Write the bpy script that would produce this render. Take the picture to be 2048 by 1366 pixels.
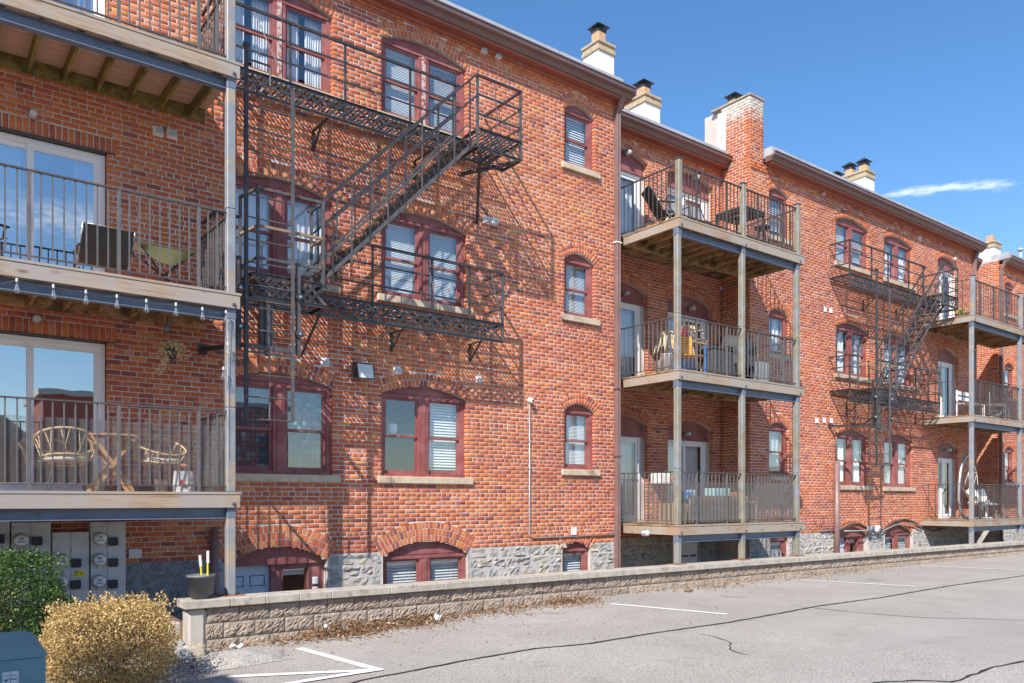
import bpy, math, random
import numpy as np
from mathutils import Vector, Matrix
random.seed(7); rng = np.random.default_rng(11)
R = math.radians
for o in list(bpy.data.objects): bpy.data.objects.remove(o)
scene = bpy.context.scene
C = scene.collection

# ------------------------------------------------------------ camera, sky, sun, exposure
# world: X runs along the rear facade, Y goes into the building (facade plane Y = 0), Z = 0 is the eye level
FPX, HORIZON, VPX = 1600.0, 1000.0, 2106.0
TH = math.atan(FPX / VPX)
cam_d = bpy.data.cameras.new('camera'); cam = bpy.data.objects.new('camera', cam_d); C.objects.link(cam)
cam.location = (0, -12, 0); cam.rotation_euler = (R(90), 0, -TH)
cam_d.sensor_width = 36; cam_d.lens = FPX / 2048 * 36; cam_d.shift_y = (HORIZON - 683) / 2048
cam_d.clip_end = 2000; cam_d.clip_start = 0.05
scene.camera = cam
SUN = Vector((1.50, 1.0, -1.70)).normalized()          # the way the light travels
elev = math.asin(-SUN.z); az = math.atan2(-SUN.x, -SUN.y)
sd = bpy.data.lights.new('sun', 'SUN'); so = bpy.data.objects.new('sun', sd); C.objects.link(so)
sd.energy = 4.6; sd.angle = R(0.5); sd.color = (1.0, 0.95, 0.87)
so.rotation_euler = SUN.to_track_quat('-Z', 'Y').to_euler(); so.location = (-20, -30, 30)
w = bpy.data.worlds.new('World'); scene.world = w; w.use_nodes = True
nt = w.node_tree; nt.nodes.clear()
def wn(t, **k):
    n = nt.nodes.new(t)
    for a, b in k.items(): setattr(n, a, b)
    return n
out = wn('ShaderNodeOutputWorld'); bg = wn('ShaderNodeBackground'); sky = wn('ShaderNodeTexSky', sky_type='NISHITA')
sky.sun_disc = False; sky.sun_elevation = elev; sky.sun_rotation = az
sky.air_density = 1.0; sky.dust_density = 0.5; sky.ozone_density = 3.0; sky.altitude = 200
bg.inputs['Strength'].default_value = 0.14
# thin fair-weather clouds: a noise layer on a flat cloud deck, so they thin out overhead and gather low in the sky
tc = wn('ShaderNodeTexCoord'); sep = wn('ShaderNodeSeparateXYZ'); nt.links.new(tc.outputs['Generated'], sep.inputs[0])
def wmath(op, a, b=None, c=None):
    n = wn('ShaderNodeMath', operation=op)
    for i, s in enumerate((a, b, c)):
        if s is None: continue
        if isinstance(s, (int, float)): n.inputs[i].default_value = s
        else: nt.links.new(s, n.inputs[i])
    return n.outputs[0]
azn = wmath('ARCTAN2', sep.outputs[0], sep.outputs[1]); eln = wmath('ARCSINE', sep.outputs[2])
mp = wn('ShaderNodeCombineXYZ'); nt.links.new(wmath('MULTIPLY', azn, 16.0), mp.inputs[0]); nt.links.new(wmath('MULTIPLY', eln, 70.0), mp.inputs[1])
n1 = wn('ShaderNodeTexNoise'); nt.links.new(mp.outputs[0], n1.inputs['Vector'])
n1.inputs['Scale'].default_value = 3.0; n1.inputs['Detail'].default_value = 7; n1.inputs['Roughness'].default_value = 0.55
msum = None       # (azimuth, elevation, half-widths) in degrees: small fair-weather clouds round the horizon
for az_, el_, wa, we in ((63.0,19.05,1.0,.20),(64.4,18.95,1.1,.30),(65.9,18.95,1.2,.22),(67.4,18.75,1.0,.26),(68.6,18.55,.9,.30),(74.5,17,4,.8),(84,13,6,1),(110,16,7,1.2),(150,12,9,1.6),(172,17,6,1.2),(200,14,9,1.5),(225,22,8,1.3),(268,15,9,1.4),(300,20,8,1.2),(335,13,7,1.2),(-8,17,6,1.)):
    if az_ > 180: az_ -= 360
    da = wmath('MULTIPLY', wmath('SUBTRACT', azn, R(az_)), 1/R(wa)); de = wmath('MULTIPLY', wmath('SUBTRACT', eln, R(el_)), 1/R(we))
    g = wmath('EXPONENT', wmath('MULTIPLY', wmath('ADD', wmath('MULTIPLY', da, da), wmath('MULTIPLY', de, de)), -1.0))
    msum = g if msum is None else wmath('ADD', msum, g)
dens = wmath('ADD', wmath('MULTIPLY', msum, 0.75), wmath('MULTIPLY', wmath('SUBTRACT', n1.outputs[0], 0.5), 3.0))
rmp = wn('ShaderNodeValToRGB'); nt.links.new(wmath('MULTIPLY', dens, wmath('MINIMUM', msum, 1.0)), rmp.inputs[0])
rmp.color_ramp.elements[0].position = 0.04; rmp.color_ramp.elements[1].position = 1.0
cf = wmath('MULTIPLY', rmp.outputs[0], 0.45)
mixc = wn('ShaderNodeMix', data_type='RGBA'); nt.links.new(cf, mixc.inputs[0])
hs = wn('ShaderNodeHueSaturation'); hs.inputs['Saturation'].default_value = 1.2; hs.inputs['Value'].default_value = 0.9; nt.links.new(sky.outputs[0], hs.inputs['Color']); nt.links.new(hs.outputs[0], mixc.inputs[6]); mixc.inputs[7].default_value = (6.6, 6.8, 7.1, 1)
nt.links.new(mixc.outputs[2], bg.inputs[0]); nt.links.new(bg.outputs[0], out.inputs[0])
vs = scene.view_settings; vs.view_transform = 'Standard'; vs.look = 'None'; vs.gamma = 1; vs.use_curve_mapping = False
vs.exposure = 0.75
scene.render.resolution_x, scene.render.resolution_y = 1024, 683

# ------------------------------------------------------------ helpers
def at(px, py, Y=0.0):
    """a pixel of the 2048-wide photograph, and the plane Y it lies on -> X, Z in metres"""
    a = math.atan((px - 1024) / FPX); p = a + TH; d = 12.0 + Y
    return d * math.tan(p), (HORIZON - py) * d * math.cos(a) / math.cos(p) / FPX
def atx(px, Y=0.0): return at(px, 0, Y)[0]

class MB:
    """collects shapes; build() links them as one mesh object"""
    def __init__(s): s.v, s.f, s.t = [], [], []
    def add(s, vs_, fs_, tone=None):
        b = len(s.v); s.v.extend(vs_); s.f.extend([tuple(b + i for i in f) for f in fs_])
        if tone is not None: s.t.extend([tone] * len(fs_))
        return s
    def box(s, x0, x1, y0, y1, z0, z1, tone=None):
        if x0 > x1: x0, x1 = x1, x0
        if y0 > y1: y0, y1 = y1, y0
        if z0 > z1: z0, z1 = z1, z0
        return s.add([(x0,y0,z0),(x1,y0,z0),(x1,y1,z0),(x0,y1,z0),(x0,y0,z1),(x1,y0,z1),(x1,y1,z1),(x0,y1,z1)],
              [(0,3,2,1),(4,5,6,7),(0,1,5,4),(1,2,6,5),(2,3,7,6),(3,0,4,7)], tone)
    def bbox(s, x0, x1, y0, y1, z0, z1, b=0.01):
        """box with chamfered edges"""
        if x0 > x1: x0, x1 = x1, x0
        if y0 > y1: y0, y1 = y1, y0
        if z0 > z1: z0, z1 = z1, z0
        b = min(b, (x1-x0)*.45, (y1-y0)*.45, (z1-z0)*.45)
        vs_ = []; fs_ = []
        def ring(z, i):
            return [(x0+i+b,y0+i,z),(x1-i-b,y0+i,z),(x1-i,y0+i+b,z),(x1-i,y1-i-b,z),(x1-i-b,y1-i,z),(x0+i+b,y1-i,z),(x0+i,y1-i-b,z),(x0+i,y0+i+b,z)]
        rs = [ring(z0, b*.7), ring(z0+b, 0), ring(z1-b, 0), ring(z1, b*.7)]
        for r in rs: vs_ += r
        for k in range(3):
            for i in range(8):
                j = (i+1) % 8
                fs_.append((k*8+i, k*8+j, k*8+8+j, k*8+8+i))
        fs_.append(tuple(range(7,-1,-1))); fs_.append(tuple(range(24,32)))
        return s.add(vs_, fs_)
    def bar(s, p, q, w, h=None, up=(0,0,1)):
        """rectangular bar from p to q, w wide (sideways), h high"""
        h = w if h is None else h
        p, q = Vector(p), Vector(q); d = (q-p).normalized(); u = Vector(up)
        if abs(d.dot(u)) > .98: u = Vector((0,1,0)) if abs(d.y) < .9 else Vector((1,0,0))
        sd_ = d.cross(u).normalized(); u = sd_.cross(d).normalized()
        a, b = sd_*w/2, u*h/2
        vs_ = [tuple(c) for c in (p-a-b,p+a-b,p+a+b,p-a+b,q-a-b,q+a-b,q+a+b,q-a+b)]
        return s.add(vs_, [(0,3,2,1),(4,5,6,7),(0,1,5,4),(1,2,6,5),(2,3,7,6),(3,0,4,7)])
    def tube(s, pts, r, n=8, caps=True, closed=False):
        pts = [Vector(p) for p in pts]; rr = r if isinstance(r, (list, tuple)) else [r]*len(pts)
        vs_, fs_ = [], []; N = len(pts); prev = None
        for i, p in enumerate(pts):
            if closed: d = pts[(i+1)%N] - pts[i-1]
            else: d = pts[min(i+1,N-1)] - pts[max(i-1,0)]
            d = d.normalized()
            if prev is None:
                u = Vector((0,0,1)) if abs(d.z) < .9 else Vector((1,0,0))
            else: u = prev
            sx = d.cross(u).normalized(); u = sx.cross(d).normalized(); prev = u
            for k in range(n):
                an = 2*math.pi*k/n
                vs_.append(tuple(p + (sx*math.cos(an) + u*math.sin(an))*rr[i]))
        for i in range(N if closed else N-1):
            j = (i+1) % N
            for k in range(n):
                m = (k+1) % n
                fs_.append((i*n+k, i*n+m, j*n+m, j*n+k))
        if caps and not closed:
            fs_.append(tuple(range(n-1,-1,-1))); fs_.append(tuple(range((N-1)*n, N*n)))
        return s.add(vs_, fs_)
    def lathe(s, prof, c=(0,0,0), n=16, axis='z'):
        """prof: (radius, height) pairs"""
        vs_, fs_ = [], []
        for r, h in prof:
            for k in range(n):
                an = 2*math.pi*k/n; a, b = r*math.cos(an), r*math.sin(an)
                p = (a,b,h) if axis == 'z' else ((a,h,b) if axis == 'y' else (h,a,b))
                vs_.append((c[0]+p[0], c[1]+p[1], c[2]+p[2]))
        for i in range(len(prof)-1):
            for k in range(n):
                m = (k+1) % n
                fs_.append((i*n+k, i*n+m, (i+1)*n+m, (i+1)*n+k))
        fs_.append(tuple(range(n-1,-1,-1))); fs_.append(tuple(range((len(prof)-1)*n, len(prof)*n)))
        return s.add(vs_, fs_)
    def prism(s, poly, y0, y1):
        """polygon of (x,z) points extruded in y"""
        n = len(poly)
        vs_ = [(x,y0,z) for x,z in poly] + [(x,y1,z) for x,z in poly]
        fs_ = [tuple(range(n)), tuple(range(2*n-1,n-1,-1))]
        for i in range(n):
            j = (i+1) % n; fs_.append((j, i, n+i, n+j))
        return s.add(vs_, fs_)
    def sheet(s, fn, nu, nv):
        vs_ = [tuple(fn(i/nu, j/nv)) for j in range(nv+1) for i in range(nu+1)]
        fs_ = [(j*(nu+1)+i, j*(nu+1)+i+1, (j+1)*(nu+1)+i+1, (j+1)*(nu+1)+i) for j in range(nv) for i in range(nu)]
        return s.add(vs_, fs_)
    def mesh(s, name):
        me = bpy.data.meshes.new(name); me.from_pydata(s.v, [], s.f)
        if s.t and len(s.t) == len(s.f):
            a = me.attributes.new('tone', 'FLOAT', 'FACE'); a.data.foreach_set('value', np.array(s.t, dtype=np.float32))
        return me
    def build(s, name, mat, parent=None, smooth=False):
        return link(name, s.mesh(name), mat, parent, smooth)
def link(name, me, mat, parent=None, smooth=False):
    o = bpy.data.objects.new(name, me); C.objects.link(o)
    if mat is not None and not me.materials: me.materials.append(mat)
    if smooth: me.polygons.foreach_set('use_smooth', [True]*len(me.polygons))
    if parent is not None: o.parent = parent
    return o
def raw(name, v, f, mat, parent=None, tone=None):
    """numpy mesh: v (n,3), f (m,4)"""
    me = bpy.data.meshes.new(name)
    v = np.asarray(v, dtype=np.float32); f = np.asarray(f, dtype=np.int32); k = f.shape[1]
    me.vertices.add(len(v)); me.vertices.foreach_set('co', v.ravel())
    me.loops.add(f.size); me.loops.foreach_set('vertex_index', f.ravel())
    me.polygons.add(len(f)); me.polygons.foreach_set('loop_start', np.arange(0, f.size, k, dtype=np.int32))
    me.update(calc_edges=True); me.validate()
    if tone is not None:
        a = me.attributes.new('tone', 'FLOAT', 'FACE'); a.data.foreach_set('value', np.asarray(tone, dtype=np.float32))
    return link(name, me, mat, parent)
def tag(o, label, cat, group=None, kind=None):
    if label: o['label'] = label
    if cat: o['category'] = cat
    if group: o['group'] = group
    if kind: o['kind'] = kind
    return o
def thing(name, label, cat, loc=(0,0,0), rz=0, group=None):
    o = bpy.data.objects.new(name, None); C.objects.link(o); o.location = loc; o.rotation_euler = (0,0,rz)
    return tag(o, label, cat, group)
def structure(o): o['kind'] = 'structure'; return o
def stuff(o): o['kind'] = 'stuff'; return o
def copy_tree(o, parent=None):
    c = o.copy(); C.objects.link(c); c.parent = parent
    for ch in list(o.children): copy_tree(ch, c)
    return c

# ------------------------------------------------------------ materials (all procedural)
def newmat(name):
    m = bpy.data.materials.new(name); m.use_nodes = True
    t = m.node_tree; b = t.nodes['Principled BSDF']
    return m, t, b
def nd(t, ty, ins=None, **k):
    n = t.nodes.new(ty)
    for a, b in k.items(): setattr(n, a, b)
    for a, b in (ins or {}).items():
        if hasattr(b, 'links'): t.links.new(b, n.inputs[a])
        else: n.inputs[a].default_value = b
    return n
def ramp(t, fac, stops, interp='LINEAR'):
    n = t.nodes.new('ShaderNodeValToRGB'); cr = n.color_ramp; cr.interpolation = interp
    while len(cr.elements) < len(stops): cr.elements.new(0.5)
    for e, (p, c) in zip(cr.elements, stops): e.position = p; e.color = (*c, 1) if len(c) == 3 else c
    t.links.new(fac, n.inputs[0]); return n.outputs[0]
def mixc_(t, fac, a, b, mode='MIX'):
    n = t.nodes.new('ShaderNodeMix'); n.data_type = 'RGBA'; n.blend_type = mode
    for i, s_ in ((0, fac), (6, a), (7, b)):
        if hasattr(s_, 'links'): t.links.new(s_, n.inputs[i])
        else: n.inputs[i].default_value = s_ if i == 0 else ((*s_, 1) if len(s_) == 3 else s_)
    return n.outputs[2]
def pos(t, scale=(1,1,1), rot=(0,0,0), obj=False):
    if obj: src = nd(t, 'ShaderNodeTexCoord').outputs['Object']
    else: src = nd(t, 'ShaderNodeNewGeometry').outputs['Position']
    return nd(t, 'ShaderNodeMapping', {'Vector': src, 'Scale': scale, 'Rotation': rot}).outputs[0]
def noise(t, vec, scale, detail=4, rough=.55, dist=0.):
    return nd(t, 'ShaderNodeTexNoise', {'Vector': vec, 'Scale': scale, 'Detail': detail, 'Roughness': rough, 'Distortion': dist}).outputs[0]
def bump(t, b, h, strength=.3, dist=.01):
    n = nd(t, 'ShaderNodeBump', {'Height': h, 'Strength': strength, 'Distance': dist}); t.links.new(n.outputs[0], b.inputs['Normal'])
def simple(name, col, rough=.6, metal=0., var=.25, vs_=8., bmp=.15, bs=60., dirt=None, ds=2.5, dlo=.5, dhi=.7, spec=.4):
    """plain coloured surface with mottling, fine relief and optional dirt"""
    m, t, b = newmat(name); p = pos(t)
    n = noise(t, p, vs_, 6, .6)
    c = mixc_(t, 1.0, (*col, 1), ramp(t, n, [(.25, (1-var,)*3), (.75, (1+var*.6,)*3)]), 'MULTIPLY')
    if dirt:
        n2 = noise(t, p, ds, 7, .65)
        c = mixc_(t, ramp(t, n2, [(dlo, (0,0,0)), (dhi, (1,1,1))]), c, dirt)
    t.links.new(c, b.inputs['Base Color']); b.inputs['Roughness'].default_value = rough; b.inputs['Metallic'].default_value = metal
    b.inputs['Specular IOR Level'].default_value = spec
    if bmp: bump(t, b, noise(t, p, bs, 4), bmp, .004)
    return m
BR = [(0.0,(.24,.090,.075)),(.10,(.33,.098,.070)),(.22,(.41,.110,.066)),(.36,(.475,.128,.064)),(.52,(.525,.150,.064)),(.66,(.56,.170,.066)),(.80,(.595,.196,.069)),(.90,(.56,.23,.145)),(1.0,(.66,.258,.078))]
def brick_mat(name, single, wash=False):
    m, t, b = newmat(name); p = pos(t)
    if single: tn = nd(t, 'ShaderNodeObjectInfo').outputs['Random']
    else: tn = nd(t, 'ShaderNodeAttribute', attribute_name='tone').outputs['Fac']
    c = ramp(t, tn, BR)
    c = mixc_(t, 1., c, ramp(t, noise(t, p, 28, 6, .65), [(.3,(.72,.70,.70)),(.72,(1.18,1.2,1.22))]), 'MULTIPLY')
    # soot and lime bloom in broad patches, small chips
    c = mixc_(t, ramp(t, noise(t, p, .9, 6, .6), [(.52,(0,0,0)),(.8,(.35,.35,.35))]), c, (.16,.07,.05))
    c = mixc_(t, ramp(t, noise(t, p, 2.3, 8, .7), [(.60,(0,0,0)),(.8,(.3,.3,.3))]), c, (.60,.38,.30))
    c = mixc_(t, ramp(t, noise(t, pos(t, (2.6,2.6,.22)), 1.0, 7, .65), [(.55,(0,0,0)),(.78,(.38,.38,.38))]), c, (.20,.10,.075))
    c = mixc_(t, 1., c, ramp(t, noise(t, p, .45, 4, .5), [(.3,(.80,.77,.77)),(.7,(1.12,1.12,1.1))]), 'MULTIPLY')
    c = mixc_(t, ramp(t, noise(t, p, 95, 3, .6), [(.66,(0,0,0)),(.74,(.6,.6,.6))]), c, (.22,.10,.07))
    if wash:
        sx = nd(t, 'ShaderNodeSeparateXYZ', {'Vector': pos(t)}).outputs[2]
        hgt = nd(t, 'ShaderNodeMapRange', {'Value': sx, 'From Min': 8.4, 'From Max': 9.9}).outputs[0]
        nn = noise(t, p, 5.5, 9, .8)
        k = nd(t, 'ShaderNodeMath', {0: nn, 1: hgt}, operation='ADD').outputs[0]; k = nd(t, 'ShaderNodeMath', {0: k, 1: .5}, operation='MULTIPLY').outputs[0]
        c = mixc_(t, ramp(t, k, [(.55,(0,0,0)),(.66,(.92,.92,.92))]), c, (.50,.44,.385))
    t.links.new(c, b.inputs['Base Color']); b.inputs['Roughness'].default_value = .82; b.inputs['Specular IOR Level'].default_value = .25
    bump(t, b, noise(t, p, 70, 5, .7), .45, .006)
    return m
M = {}
M['brick'] = brick_mat('brick_clay', False); M['brick1'] = brick_mat('brick_clay_single', True); M['brickw'] = brick_mat('brick_limewashed', False, True)
def mortar():
    m, t, b = newmat('lime_mortar'); p = pos(t)
    c = ramp(t, noise(t, p, .7, 8, .65), [(.3,(.44,.37,.335)),(.55,(.58,.51,.47)),(.75,(.68,.62,.575))])
    c = mixc_(t, 1., c, ramp(t, noise(t, p, 60, 4), [(.3,(.8,.8,.8)),(.7,(1.1,1.1,1.1))]), 'MULTIPLY')
    t.links.new(c, b.inputs['Base Color']); b.inputs['Roughness'].default_value = .95
    bump(t, b, noise(t, p, 120, 4), .4, .004); return m
M['mortar'] = mortar()
def wood(name, base, dark, grain=(1.2,26,26), rot=(0,0,0), moss=None, knots=True, obj=False, grey=None):
    m, t, b = newmat(name); p = pos(t, grain, rot, obj); q = pos(t, (1,1,1), (0,0,0), obj)
    g = noise(t, p, 1.6, 8, .65, .6)
    c = ramp(t, g, [(.25, dark), (.5, base), (.78, tuple(min(1,x*1.25) for x in base))])
    if grey: c = mixc_(t, ramp(t, noise(t, q, 1.7, 5), [(.36,(0,0,0)),(.58,(.85,.85,.85))]), c, grey)
    if knots:
        v = nd(t, 'ShaderNodeTexVoronoi', {'Vector': pos(t, (2.2,6,6), rot, obj), 'Scale': 1.0, 'Randomness': 1.0})
        c = mixc_(t, ramp(t, v.outputs['Distance'], [(.05,(.9,.9,.9)),(.10,(.5,.5,.5)),(.2,(0,0,0))]), c, dark)
    if moss: c = mixc_(t, ramp(t, noise(t, q, 3.5, 6, .7), [(.46,(0,0,0)),(.62,(.9,.9,.9))]), c, moss)
    t.links.new(c, b.inputs['Base Color']); b.inputs['Roughness'].default_value = .78; b.inputs['Specular IOR Level'].default_value = .25
    bump(t, b, g, .35, .004); return m
M['fascia'] = wood('weathered_pine', (.36,.26,.18), (.17,.10,.055), (1.0,22,22), grey=(.33,.295,.27))
M['fascia_old'] = wood('grey_weathered_pine', (.33,.235,.16), (.15,.095,.06), (1.0,22,22), grey=(.32,.285,.25))
M['joist'] = wood('stained_joist', (.44,.27,.13), (.13,.08,.04), (9,1.0,9), moss=(.10,.07,.035), knots=False)
M['joist_moss'] = wood('mossy_joist', (.26,.19,.06), (.05,.05,.02), (9,1.0,9), moss=(.09,.085,.02), knots=False)
M['deck'] = wood('cedar_deck', (.56,.37,.27), (.38,.23,.16), knots=False)
M['board_dark'] = wood('stained_deck', (.36,.23,.125), (.12,.075,.045), (9,1.2,9), moss=(.06,.042,.026), knots=False)
M['wood'] = wood('acacia_wood', (.50,.30,.15), (.30,.16,.07), (3,3,22), obj=True, knots=False)
M['timber'] = wood('dark_timber', (.16,.10,.07), (.07,.045,.03))
M['rail'] = simple('brown_black_rail_paint', (.085,.072,.066), .45, .0, .3, 20, .1, dirt=(.16,.12,.10), dlo=.55, dhi=.8)
M['baluster'] = simple('grey_baluster_paint', (.135,.13,.13), .45, .2, .25, 14, .1, dirt=(.17,.13,.11), dlo=.52, dhi=.75)
M['baluster_dk'] = simple('dark_baluster_paint', (.07,.062,.06), .45, .1, .3, 14, .1, dirt=(.22,.16,.13), dlo=.55, dhi=.75)
M['post'] = simple('blue_grey_steel_post', (.27,.28,.30), .55, .2, .25, 5, .15, dirt=(.40,.30,.19), ds=3, dlo=.52, dhi=.68)
M['post_olive'] = simple('weathered_olive_steel_post', (.27,.245,.19), .6, .2, .3, 5, .15, dirt=(.25,.28,.33), ds=2.2, dlo=.48, dhi=.66)
M['beam'] = simple('slate_blue_steel_beam', (.155,.185,.245), .5, .2, .25, 4, .15, dirt=(.10,.09,.09), ds=4, dlo=.56, dhi=.75)
M['iron'] = simple('black_iron_paint', (.045,.043,.046), .42, .1, .4, 12, .25, 90, dirt=(.16,.085,.06), ds=7, dlo=.54, dhi=.68, spec=.5)
M['iron_worn'] = simple('worn_grey_iron_paint', (.10,.097,.10), .5, .2, .35, 10, .25, 90, dirt=(.20,.115,.08), ds=6, dlo=.52, dhi=.68)
M['maroon'] = simple('maroon_window_paint', (.25,.075,.070), .5, 0, .25, 5, .2, 40, dirt=(.34,.145,.135), ds=3, dlo=.45, dhi=.7)
M['peel'] = simple('peeling_window_paint', (.55,.42,.40), .7, 0, .3, 20, .3, 60, dirt=(.25,.09,.075), ds=14, dlo=.5, dhi=.56)
M['vinyl'] = simple('white_vinyl', (.78,.77,.76), .4, 0, .06, 6, 0)
M['limestone'] = simple('limestone_sill', (.52,.42,.31), .85, 0, .25, 6, .35, 50, dirt=(.16,.12,.09), ds=4.5, dlo=.54, dhi=.72)
M['gutter'] = simple('brown_gutter_metal', (.19,.115,.105), .42, .3, .15, 3, .05)
M['down'] = simple('brown_downspout_metal', (.23,.14,.13), .5, .2, .18, 2, .08, dirt=(.36,.26,.24), ds=3, dlo=.55, dhi=.8)
M['cornice'] = simple('rust_red_cornice_paint', (.33,.105,.065), .6, 0, .2, 5, .15)
M['roofw'] = simple('pale_grey_roof_flashing', (.42,.435,.46), .55, .1, .2, 3, .08, dirt=(.30,.30,.31), ds=2, dlo=.5, dhi=.75)
M['stucco'] = simple('white_chimney_stucco', (.80,.80,.80), .8, 0, .08, 5, .15, 60, dirt=(.62,.62,.63), ds=2.5, dlo=.55, dhi=.8)
M['tan'] = simple('tan_chimney_stone', (.42,.32,.21), .85, 0, .25, 8, .3, 50, dirt=(.20,.15,.11), ds=6, dlo=.55, dhi=.7)
M['flue'] = simple('clay_flue', (.48,.30,.18), .8, 0, .2, 6, .2)
M['hood'] = simple('dark_metal_hood', (.075,.078,.085), .45, .5, .3, 5, .05)
M['asphalt_patch'] = None
def stone(name, cols, dirt=(.11,.10,.09)):
    m, t, b = newmat(name); p = pos(t)
    rnd = nd(t, 'ShaderNodeObjectInfo').outputs['Random']
    c = ramp(t, rnd, cols)
    c = mixc_(t, 1., c, ramp(t, noise(t, p, 9, 9, .7), [(.3,(.55,.55,.55)),(.7,(1.2,1.2,1.2))]), 'MULTIPLY')
    c = mixc_(t, ramp(t, noise(t, p, 3.4, 8, .72), [(.55,(0,0,0)),(.72,(.8,.8,.8))]), c, dirt)
    t.links.new(c, b.inputs['Base Color']); b.inputs['Roughness'].default_value = .9; b.inputs['Specular IOR Level'].default_value = .2
    bump(t, b, noise(t, p, 26, 10, .8), .9, .03); return m
M['rubble'] = stone('rubble_limestone', [(0,(.37,.355,.34)),(.35,(.46,.42,.37)),(.6,(.51,.44,.33)),(.8,(.40,.395,.395)),(1,(.52,.475,.41))], (.27,.25,.23))
M['rubble_grey'] = stone('grey_painted_rubble', [(0,(.27,.27,.28)),(.5,(.32,.32,.33)),(1,(.36,.36,.37))], (.22,.22,.23))
M['rubble_mortar'] = simple('rubble_mortar', (.50,.47,.44), .95, 0, .2, 9, .6, 45, dirt=(.34,.31,.28), ds=3)
M['block'] = stone('split_face_block', [(0,(.34,.265,.205)),(.5,(.385,.305,.24)),(1,(.43,.345,.275))], (.26,.20,.155))
M['cap'] = simple('cast_stone_cap', (.42,.375,.32), .85, 0, .2, 5, .3, 70, dirt=(.22,.185,.15), ds=9, dlo=.5, dhi=.7)
M['concrete'] = simple('pale_concrete', (.46,.42,.375), .9, 0, .18, 4, .3, 70, dirt=(.36,.32,.28), ds=3)
def asphalt():
    m, t, b = newmat('aged_asphalt'); p = pos(t)
    c = ramp(t, noise(t, p, .55, 7, .6), [(.3,(.275,.252,.23)),(.55,(.32,.294,.268)),(.8,(.37,.343,.313))])
    c = mixc_(t, 1., c, ramp(t, noise(t, p, 62, 3, .75), [(.30,(.30,.30,.30)),(.5,(1,1,1)),(.70,(1.6,1.6,1.6))]), 'MULTIPLY')
    v = nd(t, 'ShaderNodeTexVoronoi', {'Vector': p, 'Scale': 75.0}).outputs['Distance']
    c = mixc_(t, ramp(t, v, [(.12,(.75,.75,.75)),(.3,(0,0,0))]), c, (.40,.385,.365))
    c = mixc_(t, ramp(t, noise(t, p, 5, 9, .75), [(.62,(0,0,0)),(.74,(.55,.55,.55))]), c, (.13,.12,.115))
    c = mixc_(t, ramp(t, noise(t, pos(t, (.25,1.4,1)), 1.1, 6, .6), [(.5,(0,0,0)),(.75,(.5,.5,.5))]), c, (.31,.29,.265))
    c = mixc_(t, ramp(t, noise(t, p, 1.7, 8, .7), [(.55,(0,0,0)),(.72,(.55,.55,.55))]), c, (.20,.18,.162))
    c = mixc_(t, ramp(t, noise(t, p, .8, 3, .5), [(.70,(0,0,0)),(.74,(.5,.5,.5))]), c, (.16,.15,.14))
    t.links.new(c, b.inputs['Base Color']); b.inputs['Roughness'].default_value = .93; b.inputs['Specular IOR Level'].default_value = .2
    bump(t, b, v, .6, .006); return m
M['asphalt'] = asphalt()
M['tar'] = simple('crack_tar', (.03,.03,.032), .7, 0, .3, 30, .3)
M['paint'] = simple('white_road_paint', (.74,.74,.73), .7, 0, .1, 8, .3, 140, dirt=(.40,.385,.37), ds=24, dlo=.60, dhi=.68)
M['soil'] = simple('soil_and_mulch', (.17,.12,.085), .95, 0, .5, 30, .8, 90, dirt=(.30,.25,.2), ds=12)
def glassmat(name, tint=(.9,.93,.95), base=.10, rough=.0):
    m, t, b = newmat(name); t.nodes.remove(b); o = t.nodes['Material Output']
    tr = nd(t, 'ShaderNodeBsdfTransparent', {'Color': (*tint,1)}); gl = nd(t, 'ShaderNodeBsdfGlossy', {'Color': (1,1,1,1), 'Roughness': rough})
    wv = noise(t, pos(t), 1.3, 2); bp = nd(t, 'ShaderNodeBump', {'Height': wv, 'Strength': .05, 'Distance': .02}); t.links.new(bp.outputs[0], gl.inputs['Normal'])
    ge = nd(t, 'ShaderNodeNewGeometry'); dt = nd(t, 'ShaderNodeVectorMath', {0: ge.outputs['Normal'], 1: ge.outputs['Incoming']}, operation='DOT_PRODUCT').outputs['Value']
    om = nd(t, 'ShaderNodeMath', {0: 1.0, 1: nd(t, 'ShaderNodeMath', {0: dt}, operation='ABSOLUTE').outputs[0]}, operation='SUBTRACT').outputs[0]
    fr = nd(t, 'ShaderNodeMath', {0: nd(t, 'ShaderNodeMath', {0: om, 1: 5.0}, operation='POWER').outputs[0], 1: .94, 2: .06}, operation='MULTIPLY_ADD').outputs[0]
    k = nd(t, 'ShaderNodeMath', {0: fr, 1: base}, operation='ADD', use_clamp=True).outputs[0]
    mx = nd(t, 'ShaderNodeMixShader', {0: k, 1: tr.outputs[0], 2: gl.outputs[0]}); t.links.new(mx.outputs[0], o.inputs[0]); return m
M['glass'] = glassmat('window_glass', base=.13); M['glass_refl'] = glassmat('coated_door_glass', (.55,.6,.65), .42)
M['bulb'] = glassmat('bulb_glass', (.96,.96,.95), .12)
M['blind'] = simple('white_blind', (.80,.81,.80), .5, 0, .05, 4, 0)
M['curtain'] = simple('pale_curtain', (.76,.77,.78), .9, 0, .12, 3, .1)
M['room'] = simple('dim_interior', (.10,.095,.09), .9, 0, .3, 1.5, 0)
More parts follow.
